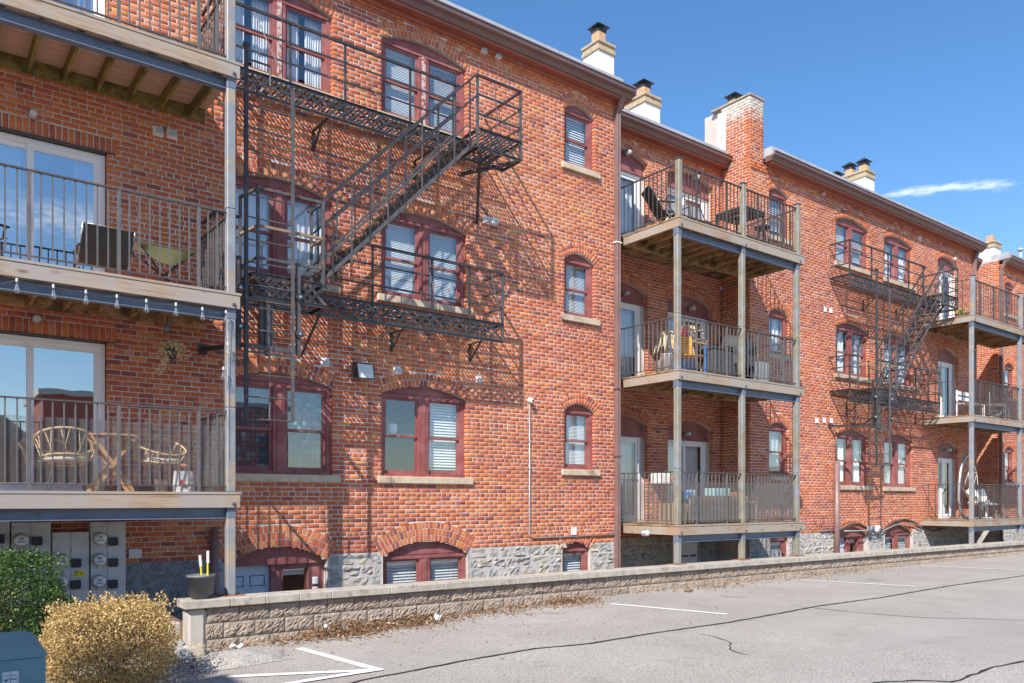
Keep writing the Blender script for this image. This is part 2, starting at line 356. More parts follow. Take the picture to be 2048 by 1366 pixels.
def film():
    m, t, b = newmat('coloured_tile_film'); p = pos(t, (13.5,1,13.5))
    sn = nd(t, 'ShaderNodeVectorMath', {0: p}, operation='FLOOR'); fr = nd(t, 'ShaderNodeVectorMath', {0: p}, operation='FRACTION')
    wnz = nd(t, 'ShaderNodeTexWhiteNoise', {'Vector': sn.outputs[0]}, noise_dimensions='3D').outputs['Value']
    c = ramp(t, wnz, [(0,(.012,.03,.04)),(.3,(.03,.075,.10)),(.5,(.07,.15,.17)),(.68,(.08,.035,.07)),(.8,(.13,.045,.035)),(.9,(.035,.07,.04)),(.96,(.22,.30,.30))], 'CONSTANT')
    s3 = nd(t, 'ShaderNodeSeparateXYZ', {'Vector': fr.outputs[0]})
    a = nd(t, 'ShaderNodeMath', {0: s3.outputs[0], 1: .5}, operation='SUBTRACT').outputs[0]; a = nd(t, 'ShaderNodeMath', {0: a}, operation='ABSOLUTE').outputs[0]
    d = nd(t, 'ShaderNodeMath', {0: s3.outputs[2], 1: .5}, operation='SUBTRACT').outputs[0]; d = nd(t, 'ShaderNodeMath', {0: d}, operation='ABSOLUTE').outputs[0]
    e = nd(t, 'ShaderNodeMath', {0: a, 1: d}, operation='MAXIMUM').outputs[0]
    c = mixc_(t, ramp(t, e, [(.40,(0,0,0)),(.43,(1,1,1))]), c, (.012,.014,.018))
    t.links.new(c, b.inputs['Base Color']); b.inputs['Roughness'].default_value = .25; return m
M['film'] = film()
def plain(name, col, rough=.6, metal=0., **k): return simple(name, col, rough, metal, k.pop('var', .15), k.pop('vs_', 9), k.pop('bmp', .06), **k)
# ============================================================ ground
def gz(x): return -1.92 + 0.21 * max(0., min(1., (x - 2.2) / 7.0)) ** .75     # the lot climbs a little to the right
base = structure(MB().add([(-400,-400,-2.75),(500,-400,-2.75),(500,400,-2.75),(-400,400,-2.75)], [(0,1,2,3)]).build('ground', M['soil']))
xs = [-150,-60,-20,-8,-2,0,1,2] + [2.2+.35*i for i in range(22)] + [11,14,18,24,32,45,80,160]
lot_mb = MB(); ys = [-160,-60,-30,-12,-8,-6,-4,-2.5,-1.50]
lot_mb.v = [(x, y, gz(x)) for y in ys for x in xs]
lot_mb.f = [(j*len(xs)+i, j*len(xs)+i+1, (j+1)*len(xs)+i+1, (j+1)*len(xs)+i) for j in range(len(ys)-1) for i in range(len(xs)-1)]
lot = structure(lot_mb.build('parking_lot', M['asphalt']))
def ribbon(pts, wfn, dz, seg=.12, jit=.0):
    """flat strip on the lot through (x,y) points"""
    P = []
    for (a, b) in zip(pts[:-1], pts[1:]):
        n = max(1, int(math.dist(a, b)/seg))
        for i in range(n): P.append((a[0]+(b[0]-a[0])*i/n + random.gauss(0,jit), a[1]+(b[1]-a[1])*i/n + random.gauss(0,jit)))
    P.append(pts[-1]); mb = MB(); v = []; f = []
    for i, p in enumerate(P):
        q0, q1 = P[max(0,i-1)], P[min(len(P)-1,i+1)]; dx, dy = q1[0]-q0[0], q1[1]-q0[1]; L = math.hypot(dx,dy) or 1
        ww = wfn(i/len(P))/2; nx, ny = -dy/L*ww, dx/L*ww
        v += [(p[0]+nx,p[1]+ny,gz(p[0]+nx)+dz),(p[0]-nx,p[1]-ny,gz(p[0]-nx)+dz)]
    for i in range(len(P)-1): f.append((2*i,2*i+1,2*i+3,2*i+2))
    return mb.add(v, f)
def on_lot(px, py):
    a = math.atan((px-1024)/FPX); x, y, z = 5., -3., -1.8
    for _ in range(12):
        t = -z*FPX/(py-HORIZON); d = t*math.cos(a+TH)/math.cos(a); x = d*math.tan(a+TH); y = d-12; z = gz(x)
    return x, y
def mark(pix, width, name='painted_line', m='paint', dz=.006, jit=.0, wf=None):
    pts = [on_lot(*p) for p in pix]
    return ribbon(pts, wf or (lambda u: width), dz, .12, jit).build(name, M[m], lot)
mark([(598,1297),(760,1341)], .10); mark([(455,1355),(762,1341)], .10, dz=.010); mark([(560,1372),(765,1340)], .10, dz=.014)
mark([(1222,1208),(1455,1229)], .09); mark([(1588,1159),(1832,1173)], .09); mark([(1843,1132),(2060,1141)], .09)
crackw = lambda u: .030 + .022*random.random()
mark([(640,1384),(720,1362),(820,1343),(930,1322),(1070,1298),(1180,1288),(1300,1268),(1460,1245),(1560,1227),(1640,1212),(1760,1196),(1900,1172),(2060,1150)], .04, 'sealed_crack', 'tar', .008, .006, crackw)
mark([(1630,1217),(1730,1227),(1850,1236),(1960,1238),(2060,1242)], .02, 'sealed_crack', 'tar', .006, .006, lambda u: .012+.014*random.random())
mark([(1745,1366),(1830,1362),(1905,1364),(1945,1352),(1975,1338),(2060,1322)], .04, 'sealed_crack', 'tar', .006, .010, lambda u: .016+.03*random.random())
mark([(1400,1268),(1445,1278),(1460,1288),(1458,1300),(1500,1312)], .02, 'hairline_crack', 'tar', .006, .012, lambda u: .006+.012*random.random())
# yard left of the retaining wall, and the sunken area-way behind it
yard = MB(); yn = 14
yard.sheet(lambda u, v: (-14+17.0*u, -1.5+1.55*v, -1.92 - .12*v + .02*math.sin(u*90)*math.sin(v*9)), 40, yn)
structure(yard.build('yard', M['soil']))
structure(MB().box(2.86, 60, -1.5, .4, -2.70, -2.62).build('areaway_floor', M['concrete']))
structure(MB().box(2.80, 2.90, -1.3, -.02, -2.62, -2.02).build('areaway_end_wall', M['rubble_mortar']))

# ============================================================ retaining wall of split-face blocks
rw = thing('retaining_wall', 'low tan split-face block retaining wall with stone cap along the parking lot', 'wall', (2.86, -1.65, -2.0))
blocks = []
for k in range(8):
    mb = MB(); nx_, nz_ = 15, 8; L_, H_ = .394, .190
    prof = rng.normal(0, 1, (nz_+1, nx_+1))
    def fn(u, v, prof=prof):
        i, j = round(u*nx_), round(v*nz_); edge = min(i, nx_-i, j, nz_-j)
        d = 0 if edge == 0 else (.014 + .0075*prof[j][i]) * (0.7 if edge == 1 else 1)
        return (L_*u, -max(0, d), H_*v)
    mb.sheet(fn, nx_, nz_); mb.box(0, L_, .0005, .25, 0, H_); blocks.append(mb.mesh('split_face_block')); blocks[-1].materials.append(M['block'])
capz = lambda x: -1.25 - .002*(x-3)
cz = .203
for r in range(4):
    off = .02 if r % 2 == 0 else -.18
    x = 3.02
    first = True
    while x < 40:
        x0 = 3.02 + off if first else x
        Lb = .406
        if first and off < 0: Lb = .406 - .18; x0 = 3.02
        z1 = capz(x) - .105 - r*cz
        if z1 > gz(x) - .05:
            o = link('block', random.choice(blocks), None, rw); o.location = (x0-2.86, 0, z1 - cz + .006 + 2.0)
            o.scale = (Lb/.406, 1, 1)
        x = x0 + Lb; first = False
x = 2.75
for i in range(75):
    L_ = (.46 if i else .56)
    mb = MB().bbox(.002, L_-.004, -.075, .31, -.105, 0, .008)
    o = mb.build('cap_stone', M['cap'], rw); o.location = (x-2.86, 0, capz(x)+2.0); x += L_
MB().bbox(-.055, .155, -.02, .26, -.65, .65, .03).build('end_pier', M['concrete'], rw)
MB().box(.10, 37, .02, .24, -.62, capz(20)-.11+2.0).build('core', M['rubble_mortar'], rw)

# ============================================================ brick walls
COURSE, PITCH, JOINT = .0718, .207, .0125
class Opening:
    """u0..u1, bottom zb, springing zs, rise (0 = flat lintel), rings of voussoirs"""
    def __init__(s, u0, u1, zb, zs, rise=0., rings=2):
        s.u0, s.u1, s.zb, s.zs, s.rise, s.rings = u0, u1, zb, zs, rise, rings
        s.h = (u1-u0)/2; s.uc = (u0+u1)/2; s.T = .113*rings
        if rise > 0:
            s.R = (s.h**2 + rise**2)/(2*rise); s.z0 = zs + rise - s.R; s.th = math.asin(min(1, s.h/s.R))
    def clear(s, z):                      # free span at height z
        if z < s.zb: return None
        if z < s.zs: return s.u0, s.u1
        if s.rise <= 0 or z > s.zs + s.rise: return None
        k = math.sqrt(max(0, s.R**2 - (z-s.z0)**2)); return s.uc-k, s.uc+k
    def brickless(s, z):                  # span kept free of coursed brick
        if z < s.zb: return None
        if z < s.zs: return s.u0, s.u1
        if s.rise <= 0:
            return (s.u0-.1, s.u1+.1) if z < s.zs + .215 and s.rings else None
        if z > s.z0 + s.R + s.T: return None
        k = min(math.sqrt(max(0, (s.R+s.T)**2-(z-s.z0)**2)), (z-s.z0)*math.tan(s.th)); return s.uc-k, s.uc+k
    def arc(s, n=24, rad=0.):
        return [(s.uc + (s.R+rad)*math.sin(a), s.z0 + (s.R+rad)*math.cos(a)) for a in [(-s.th + 2*s.th*i/n) for i in range(n+1)]]
def free(u0, u1, spans):
    res = [(u0, u1)]
    for a, b in spans:
        nx = []
        for p, q in res:
            if b <= p or a >= q: nx.append((p, q)); continue
            if a > p: nx.append((p, a))
            if b < q: nx.append((b, q))
        res = nx
    return [r for r in res if r[1]-r[0] > .004]
BRICKS = []      # every coursed brick: 4 corners (u,z), map, tone, projection
VOUSS = []
def wall(u0, u1, z0, z1, ops, mp, parent, name='wall', corbel=True, toothed=0., phase=0., wash=False, zfn=None):
    """mp(u, d, z) -> world; d is depth into the wall"""
    mb = MB(); sub = 3; n = int(math.ceil((z1-z0)/(COURSE/sub)))
    for i in range(n):
        za, zb_ = z0 + i*COURSE/sub, min(z1, z0 + (i+1)*COURSE/sub); zm = (za+zb_)/2
        sp = [o.clear(zm) for o in ops]
        for a, b in free(u0, u1, [q for q in sp if q]):
            mb.add([mp(a,.0055,za), mp(b,.0055,za), mp(b,.0055,zb_), mp(a,.0055,zb_)], [(0,1,2,3)])
    for o in ops:                          # reveals
        zt = max(o.zb, z0)
        mb.add([mp(o.u0-.004,.0056,zt), mp(o.u0-.004,.32,zt), mp(o.u0-.004,.32,o.zs), mp(o.u0-.004,.0056,o.zs)], [(0,1,2,3)])
        mb.add([mp(o.u1+.004,.0056,zt), mp(o.u1+.004,.32,zt), mp(o.u1+.004,.32,o.zs), mp(o.u1+.004,.0056,o.zs)], [(3,2,1,0)])
        pts = o.arc() if o.rise > 0 else [(o.u0,o.zs),(o.u1,o.zs)]
        for (a, b) in zip(pts[:-1], pts[1:]):
            mb.add([mp(a[0],.009,a[1]), mp(b[0],.009,b[1]), mp(b[0],.32,b[1]), mp(a[0],.32,a[1])], [(0,1,2,3)])
    mb.build(name, M['mortar'], parent)
    rows = int((z1-z0)/COURSE)
    for r in range(rows):
        za = z0 + r*COURSE; zb_ = za + COURSE - JOINT; zm = (za+zb_)/2
        header = (r % 9 == 4); pit = PITCH/2 if header else PITCH
        sp = [q for q in (o.brickless(zm) for o in ops) if q]
        proj = .0
        if corbel and r >= rows-2: proj = .02
        ph = phase + (0 if r % 2 else pit/2) + random.uniform(-.015,.015)
        for a, b in free(u0, u1, sp):
            u = math.floor((a-ph)/pit)*pit + ph; row = []
            while u < b:
                p, q = u + random.uniform(0,.003), u + pit - JOINT + random.uniform(-.003,.0025)
                p, q = max(p, a), min(q, b)
                if q - p > .045: row.append([p, q])
                u += pit
            if not row and b - a > .02: row = [[a, b]]
            if row: row[0][0] = a; row[-1][1] = b
            for p, q in row:
                if True:
                    tone = min(1, max(0, random.gauss(.55 + .10*math.sin(p*.9+1.3*math.sin(za*.7)) + .07*math.sin(za*1.9+p*.35), .145)))
                    if random.random() < .07: tone = random.uniform(.05,.25)
                    if random.random() < .05: tone = random.uniform(.86,1)
                    dz = random.gauss(0, .0012)
                    BRICKS.append((p, q, za+dz, zb_+dz+random.gauss(0,.001), mp, tone, max(-.003,min(.003,random.gauss(0,.0018)))-proj, wash))
    for o in ops:
        if o.rings <= 0: continue
        if o.rise > 0:
            for k in range(o.rings):
                ri, ro = o.R + k*.113 + .004, o.R + (k+1)*.113 - .006
                N = max(5, round(2*o.th*(o.R+(k+.5)*.113)/.078)); da = 2*o.th/N; ja = .0125/(o.R+(k+.5)*.113)
                for i in range(N):
                    VOUSS.append((o, ri, ro, -o.th+(i+.5)*da, da-ja, mp, min(1,max(0,random.gauss(.55,.2)))))
        else:                              # soldier course over a flat opening
            u = o.u0-.1
            while u < o.u1+.1:
                BRICKS.append((u+.004, u+.0665, o.zs+.012, o.zs+.205, mp, min(1,max(0,random.gauss(.5,.2))), random.gauss(0,.002), False)); u += .0745
BQ = np.array([(0,1,2,3),(0,4,5,1),(1,5,6,2),(2,6,7,3),(3,7,4,0),(4,8,9,5),(5,9,10,6),(6,10,11,7),(7,11,8,4)])
def brick_verts(cs, mp, off, depth=.10, ch=.004):
    """cs: four (u,z) corners counter-clockwise; front inset, chamfer, sides"""
    cu, cz_ = sum(c[0] for c in cs)/4, sum(c[1] for c in cs)/4; v = []
    for (u, z) in cs:
        su = ch if u < cu else -ch; sz = ch if z < cz_ else -ch
        v.append(mp(u+su+random.gauss(0,.0008), off, z+sz+random.gauss(0,.0008)))
    for (u, z) in cs: v.append(mp(u, off+ch, z))
    for (u, z) in cs: v.append(mp(u, depth, z))
    return v
def joined(items, name, mat, parent):
    V, Fc, T = [], [], []
    for i, (v, tone) in enumerate(items):
        V.extend(v); T.extend([tone]*9)
    k = len(items)
    Fc = (BQ[None] + 12*np.arange(k)[:,None,None]).reshape(-1,4)
    return stuff(raw(name, np.array(V), Fc, mat, parent, T))

# ---- the building and its openings
bld = thing('brick_building', 'long three-storey red brick apartment building with arched windows and rubble stone base', 'building', (0,0,0))
front = lambda u, d, z: (u, d, z)
RD = .86
recess = lambda u, d, z: (u, RD + d, z)
def side(xw): return lambda u, d, z: (xw + d, u, z)      # wall facing -X, u = Y
FL = (.40, 3.45, 6.50); SP = (1.80, 4.80, 7.78)
ops = []; WIN = []
def win(u0, u1, zb, zs, rise, dbl, mp=front, lst=None, style='blind', sill=True, rings=2, base=False):
    o = Opening(u0, u1, zb, zs, rise, rings); (ops if lst is None else lst).append(o); WIN.append((o, mp, dbl, style, sill, base)); return o
for i in range(3):
    win(3.78, 5.49, FL[i], SP[i], .17, True, style=('film','curtain','curtain')[i])
    win(6.37, 8.085, FL[i], SP[i], .17, True, style=('mixed','blind','blind')[i])
    win(10.424, 11.235, (.61,3.68,6.69)[i], (1.77,4.79,7.775)[i], .165, False, style='blind')
    z_ = (SP[i]-.02, SP[i]-.06, SP[i]-.14)[i]
    win(20.20, 21.86, FL[i], z_, .17, True, style=('curtain','curtain','blind')[i])
    win(22.75, 24.40, FL[i]-.02, z_, .17, True, style=('blind','curtain','curtain')[i])
    win(17.17, 17.98, (.62,3.66,6.62)[i], (1.80,4.66,7.70)[i], .16, False, style=('blind','curtain','blind')[i])
win(6.39, 8.12, -2.3, -.965, .25, True, rings=3, base=True, sill=False)
win(10.36, 11.12, -2.3, -1.0, .15, False, base=True, sill=False)
win(17.2, 18.0, -2.3, -1.0, .15, False, base=True, sill=False)
win(22.75, 24.4, -2.3, -1.0, .25, True, base=True, sill=False)
bd1 = Opening(3.78, 5.40, -2.62, -.97, .25, 3); bd2 = Opening(20.2, 21.86, -2.62, -1.0, .25, 2); ops += [bd1, bd2]
LD = [Opening(.42, 2.20, z, h, 0, 1) for z, h in ((.08,2.14),(2.68,4.72),(5.70,7.74))]; ops += LD
BDK = (-.60, 2.50, 5.45)
BD = [Opening(26.05, 27.42, BDK[i], (1.69,4.70,7.62)[i], .18, 2) for i in range(3)]; ops += BD
CW = []
for i in range(3): win(31.05, 31.85, (.62,3.66,6.62)[i], (1.75,4.72,7.62)[i], .16, False, lst=CW, style='blind')
RDK = (-.50, 2.56, 5.555); RO = []
for i in range(3):
    for a, b in ((12.06, 13.72), (14.41, 16.06)): RO.append(Opening(a, b, RDK[i], (1.74,4.76,7.78)[i], .19, 2))
ZB = -.87; TOP = ZB + 127*COURSE
XA1, XB0, XB1, XC0 = 11.94, 16.39, 28.66, 30.50
opsA = [o for o in ops if o.uc < XA1]; opsB = [o for o in ops if o.uc > XB0 and o.uc < XB1]
# stone base openings belong to both zones
wall(-3.2, XA1, ZB, TOP, opsA, front, bld)
wall(XB0, XB1, ZB, TOP, opsB, front, bld)
wall(XC0, 40, ZB, TOP, CW, front, bld)
wall(XA1+.02, XB0, ZB, TOP, RO, recess, bld)
wall(XB1+.02, XC0, ZB, TOP, [], recess, bld)
CH = 9.86
wall(.012, RD, ZB, CH, [], side(XB0), bld, corbel=False, wash=True)
wall(XB0, 16.94, TOP+.01, CH, [], front, bld, corbel=False, wash=True, phase=.05)
wall(.012, RD, ZB, 8.45, [], side(XC0), bld, corbel=False)
MB().box(XB0+.1, 16.94, .1, RD+.6, 8.2, CH).build('chimney_core', M['mortar'], bld)
# pick the bricks that show largest: the 300 nearest become parts, the rest one joined part
cam_p = Vector((0,-12,0))
def bkey(b):
    c = Vector(b[4]((b[0]+b[1])/2, 0, (b[2]+b[3])/2)); d = (c-cam_p).length
    if c.x < 2.28 or c.z < -.85 or c.z > 5.2 or b[7]: d += 100
    if 2.60 < c.z < 2.9 and c.x < 3.5: d += 100
    return d
BRICKS.sort(key=bkey)
unit = MB(); unit.v = [tuple(v) for v in brick_verts([(-.5,-.5),(.5,-.5),(.5,.5),(-.5,.5)], lambda u, d, z: (u, d, z), 0, 1.0, .0)]
def unit_brick():
    a, b = .5-.004/.2, .5-.004/.061
    v = [(-a,0,-b),(a,0,-b),(a,0,b),(-a,0,b),(-.5,.004,-.5),(.5,.004,-.5),(.5,.004,.5),(-.5,.004,.5),(-.5,.1,-.5),(.5,.1,-.5),(.5,.1,.5),(-.5,.1,.5)]
    me = bpy.data.meshes.new('brick'); me.from_pydata(v, [], [tuple(q) for q in BQ.tolist()]); me.materials.append(M['brick1']); return me
ub = unit_brick()
for b in BRICKS[:300]:
    o = link('brick', ub, None, bld); o.location = b[4]((b[0]+b[1])/2, b[6], (b[2]+b[3])/2)
    o.scale = (b[1]-b[0], 1, b[3]-b[2]); o.rotation_euler = (0, random.gauss(0,.003), 0)
rest = BRICKS[300:]
joined([(brick_verts([(b[0],b[2]),(b[1],b[2]),(b[1],b[3]),(b[0],b[3])], b[4], b[6]), b[5]) for b in rest if not b[7]], 'bricks', M['brick'], bld)
joined([(brick_verts([(b[0],b[2]),(b[1],b[2]),(b[1],b[3]),(b[0],b[3])], b[4], b[6]), b[5]) for b in rest if b[7]], 'chimney_bricks', M['brickw'], bld)
def vcorners(v, a0=None):
    o, ri, ro, a, da, mp, tone = v; a = a if a0 is None else a0
    P = lambda r, t: (o.uc + r*math.sin(t), o.z0 + r*math.cos(t))
    return [P(ri, a-da/2), P(ri, a+da/2), P(ro, a+da/2), P(ro, a-da/2)]
def vkey(v):
    o = v[0]; return (Vector(v[5](o.uc + o.R*math.sin(v[3]), 0, o.z0+o.R*math.cos(v[3]))) - cam_p).length
VOUSS.sort(key=vkey); shared = {}
for v in VOUSS[:300]:
    o = v[0]; key = (round(v[1]-o.R,3), round(o.R,3), round(v[4],4))
    if key not in shared:
        me = bpy.data.meshes.new('voussoir'); cs = [(c[0]-o.uc, c[1]-o.z0) for c in vcorners(v, 0.)]
        me.from_pydata(brick_verts(cs, lambda u, d, z: (u, d, z), -.002), [], [tuple(q) for q in BQ.tolist()]); me.materials.append(M['brick1']); shared[key] = me
    q = link('voussoir', shared[key], None, bld); q.location = v[5](o.uc, random.gauss(0,.0015), o.z0); q.rotation_euler = (0, v[3], 0)
joined([(brick_verts(vcorners(v), v[5], -.002+random.gauss(0,.002)), v[6]) for v in VOUSS[300:]], 'voussoirs', M['brick'], bld)

# ---- rubble stone base, course by course, every stone its own piece
stones = []
for k in range(14):
    mb = MB(); n = 5; pr = rng.normal(0,1,(n+1,n+1))
    def fn(u, v, pr=pr):
        i, j = round(u*n), round(v*n); e = min(i,n-i,j,n-j)
        ang = .06*math.sin(7*u+k)*(1 if e else .6)
        return (u-.5 + (.05*pr[j][i] if e == 0 else 0), (-.026-.013*pr[j][i]) if e else .008, v-.5 + (.05*pr[i][j] if e == 0 else 0))
    mb.sheet(fn, n, n); stones.append(mb.mesh('foundation_stone'))
mats_ = {}
def stone_base(u0, u1, zt, zb, ops_, mp, mat, rotz=0.):
    mb = MB(); n = 24
    for i in range(n):
        za, zb_ = zb+(zt-zb)*i/n, zb+(zt-zb)*(i+1)/n; zm = (za+zb_)/2
        for a, b in free(u0, u1, [q for q in (o.clear(zm) for o in ops_) if q]):
            mb.add([mp(a,.004,za), mp(b,.004,za), mp(b,.004,zb_), mp(a,.004,zb_)], [(0,1,2,3)])
    for o in ops_:
        for u, s in ((o.u0, 0), (o.u1, 1)):
            q = [mp(u,-.01,max(o.zb,zb)), mp(u,.4,max(o.zb,zb)), mp(u,.4,zt), mp(u,-.01,zt)]; mb.add(q, [(0,1,2,3) if s == 0 else (3,2,1,0)])
    mb.build('rubble_mortar', mat if mat is M['rubble_grey'] else M['rubble_mortar'], bld)
    z = zt
    while z > -1.75:
        h = random.uniform(.12,.24); u = u0
        sp = [q for q in (o.clear(z-h/2) for o in ops_) if q]
        sp = [(a-.02, b+.02) for a, b in sp]
        for a, b in free(u0, u1, sp):
            u = a
            while u < b-.05:
                L_ = min(random.uniform(.16,.46), b-u)
                if b-u-L_ < .1: L_ = b-u
                me = random.choice(stones); key = (me.name, mat.name)
                if key not in mats_: m2 = me.copy(); m2.materials.append(mat); mats_[key] = m2
                o = link('foundation_stone', mats_[key], None, bld); o.location = mp(u+L_/2, .015, z-h/2)
                o.scale = (L_*1.07, random.uniform(.45,.95), h*1.10); o.rotation_euler = (0, random.gauss(0,.05), rotz); u += L_
        z -= h
sA = [o for o in opsA if o.zb < -.9]; sB = [o for o in opsB if o.zb < -.9]
stone_base(-3.2, 3.45, ZB, -2.7, [], front, M['rubble_grey'])
stone_base(3.45, XA1, ZB, -2.7, sA, front, M['rubble'])
stone_base(XB0, XB1, ZB, -2.7, sB, front, M['rubble'])
stone_base(XC0, 34, ZB, -2.7, [], front, M['rubble'])
stone_base(XA1+.02, XB0, ZB, -2.7, [Opening(14.6,15.3,-2.7,-1.0,0,0)], recess, M['rubble'])
stone_base(XB1+.02, XC0, ZB, -2.7, [], recess, M['rubble'])
MB().box(XB0+.01, XB0+.3, .05, RD+.05, -2.7, ZB).build('rubble_return', M['rubble_mortar'], bld)
MB().box(XC0+.01, XC0+.3, .05, RD+.05, -2.7, ZB).build('rubble_return', M['rubble_mortar'], bld)
# side of wall A hidden core, back walls and the flat roof close the volume
bk = MB()
bk.box(-3.2, 40, 7.9, 8.0, -2.7, 8.2); bk.box(-3.2, -3.1, .01, 7.9, -2.7, 8.2); bk.box(39.9, 40, .01, 7.9, -2.7, 8.2)
bk.box(XA1-.32, XA1, .02, RD+.1, -2.7, 8.2); bk.box(XB1-.32, XB1, .02, RD+.1, -2.7, 8.2)
bk.build('rear_wall', M['mortar'], bld)
rf = MB(); rf.box(-3.2, XA1, .361, 7.9, 8.30, 8.36); rf.box(XA1, XB0, RD+.361, 7.9, 8.301, 8.361); rf.box(XB0, XB1, .361, 7.9, 8.30, 8.36); rf.box(XB1, XC0, RD+.361, 7.9, 8.301, 8.361); rf.box(XC0, 40, .361, 7.9, 8.30, 8.36); rf.build('roof', M['roofw'], bld)

# ---- eaves: cornice board, gutter with an S-shaped front, pale roof edge
def eaves(x0, x1, Y, endl=True):
    c = MB(); c.box(x0, x1, Y-.05, Y+.30, 8.22, 8.32); c.box(x0, x1, Y-.20, Y-.0505, 8.29, 8.33); c.build('cornice_board', M['cornice'], bld)
    prof = [(-.05,8.331),(-.19,8.331),(-.225,8.345),(-.245,8.385),(-.262,8.41),(-.285,8.425),(-.315,8.432),(-.34,8.45),(-.345,8.52),(-.36,8.522),(-.36,8.54),(-.32,8.54),(-.32,8.47),(-.06,8.47)]
    g = MB(); n = len(prof); xa, xb = x0-.06, x1+.06
    g.v = [(xa, Y+a, b) for a, b in prof] + [(xb, Y+a, b) for a, b in prof]
    g.f = [(i, (i+1)%n, n+(i+1)%n, n+i) for i in range(n)] + [tuple(range(n-1,-1,-1)), tuple(range(n,2*n))]
    g.build('gutter', M['gutter'], bld)
    e = MB(); e.box(x0, x1-(.2 if Y == 0 else 0), Y-.22, Y+.36, 8.471, 8.70); e.build('roof_edge', M['roofw'], bld)
    x = x0 + 1.1
    while x < x1: MB().box(x, x+.006, Y-.224, Y-.0, 8.55, 8.704).build('roof_edge_seam', M['gutter'], bld); x += 3.05
eaves(-3.2, XA1+.1, 0); eaves(XA1+.12, XB0-.03, RD); eaves(16.98, XB1+.1, 0); eaves(XB1+.12, XC0-.04, RD); eaves(XC0+.3, 40, 0)
def downspout(x, Y, z0, z1, w=.105, mat='down', straps=()):
    d = MB(); n = 4
    prof = [(-w/2,-.09),(-w/2+.02,-.10),(-w/2+.03,-.092),(w/2-.03,-.092),(w/2-.02,-.10),(w/2,-.09),(w/2,-.006),(-w/2,-.006)]
    k = len(prof)
    d.v = [(x+a, Y+b, z0) for a, b in prof] + [(x+a, Y+b, z1-.28) for a, b in prof] + [(x+a, Y+b-.14, z1) for a, b in prof]
    d.f = [(i,(i+1)%k,k+(i+1)%k,k+i) for i in range(k)] + [(k+i,k+(i+1)%k,2*k+(i+1)%k,2*k+i) for i in range(k)] + [tuple(range(2*k,3*k)), tuple(range(k-1,-1,-1))]
    o = d.build('downspout', M[mat], bld)
    for s in straps: MB().box(x-w/2-.02, x+w/2+.02, Y-.106, Y-.003, s, s+.025).build('strap', M['vinyl'] if s > 4 else M['gutter'], o)
downspout(11.84, 0, -2.6, 8.335, .115, straps=(5.35,2.3,.9)); downspout(28.52, 0, -2.6, 8.335, .12, straps=(5.0,))
downspout(30.62, 0, -2.6, 8.335, .12, straps=(3.9,))
pp = MB(); pp.tube([(3.60,-.09,-2.6),(3.60,-.09,-.40)], .055, 12).build('downpipe', M['down'], bld, True)
pp = MB(); pp.tube([(20.08,-.09,-2.6),(20.08,-.09,1.05)], .075, 12); pp.tube([(20.08,-.07,1.05),(20.08,-.07,2.05)], .02, 8); pp.build('standpipe', M['down'], bld, True)

# ---- chimneys on the roof
def chimney(x0, x1, y0, y1, zt, flues, hood=True, zb=8.3):
    o = MB().box(x0, x1, y0, y1, zb, zt).build('chimney', M['stucco'], bld)
    b = MB(); b.bbox(x0-.035, x1+.035, y0-.035, y1+.035, zt, zt+.09, .012); b.bbox(x0-.04, x1+.04, y0-.04, y1+.04, zt+.17, zt+.235, .012); b.build('stone_band', M['tan'], o)
    MB().box(x0-.01, x1+.01, y0-.01, y1+.01, zt+.09, zt+.17).build('brick_neck', M['tan'], o)
    for (fx, fy, s, h) in flues:
        z = zt + .235
        MB().bbox(fx-s/2, fx+s/2, fy-s/2, fy+s/2, z, z+h, .02).build('flue', M['flue'], o)
        if hood:
            m_ = MB(); k = s/2+.005; zz_ = z+h-.03; m_.box(fx-k, fx+k, fy-k, fy+k, zz_, zz_+.06)
            for a in range(4):
                for t_ in range(5):
                    u = -k + 2*k*t_/4; q = [(u,-k),(k,u),(u,k),(-k,u)][a]; m_.bar((fx+q[0],fy+q[1],zz_+.06),(fx+q[0],fy+q[1],zz_+.13), .008)
            g = s*.80; m_.add([(fx-g,fy-g,zz_+.125),(fx+g,fy-g,zz_+.125),(fx+g,fy+g,zz_+.125),(fx-g,fy+g,zz_+.125),(fx,fy,zz_+.275)], [(0,1,4),(1,2,4),(2,3,4),(3,0,4),(3,2,1,0)])
            m_.build('flue_hood', M['hood'], o)
chimney(12.29, 12.77, 1.0, 1.50, 10.02, [(12.53,1.25,.24,.33)])
chimney(14.31, 14.84, 1.5, 2.75, 9.66, [(14.57,1.80,.25,.30),(14.57,2.40,.25,.24)])
xc4 = atx(1731.6, 1.0); chimney(xc4, xc4+.5, 1.0, 2.8, at(1731.6,353,1.0)[1], [(xc4+.25,1.2,.24,.24),(xc4+.25,1.66,.24,.26),(xc4+.25,2.12,.24,.14),(xc4+.25,2.58,.24,.12)])
x5, z5 = at(1873, 470, 3.0); chimney(x5-.2, x5+.2, 3.0, 3.4, z5-.35, [(x5,3.2,.26,.2)])
chimney(31.05, 31.55, .34, .84, 9.05, [(31.28,.58,.24,.25)], hood=False)
f3 = MB(); f3.bbox(16.55, 16.77, .56, .78, CH+.03, CH+.22, .02); f3.build('flue', M['flue'], bld)
h3 = MB(); h3.box(16.545,16.775,.555,.785,CH+.19,CH+.24); h3.add([(16.47,.48,CH+.30),(16.85,.48,CH+.30),(16.85,.86,CH+.30),(16.47,.86,CH+.30),(16.66,.67,CH+.43)], [(0,1,4),(1,2,4),(2,3,4),(3,0,4),(3,2,1,0)])
for sx in (16.56,16.76):
    for sy in (.57,.77): h3.bar((sx,sy,CH+.24),(sx,sy,CH+.31),.012)
h3.build('flue_hood', M['hood'], bld)
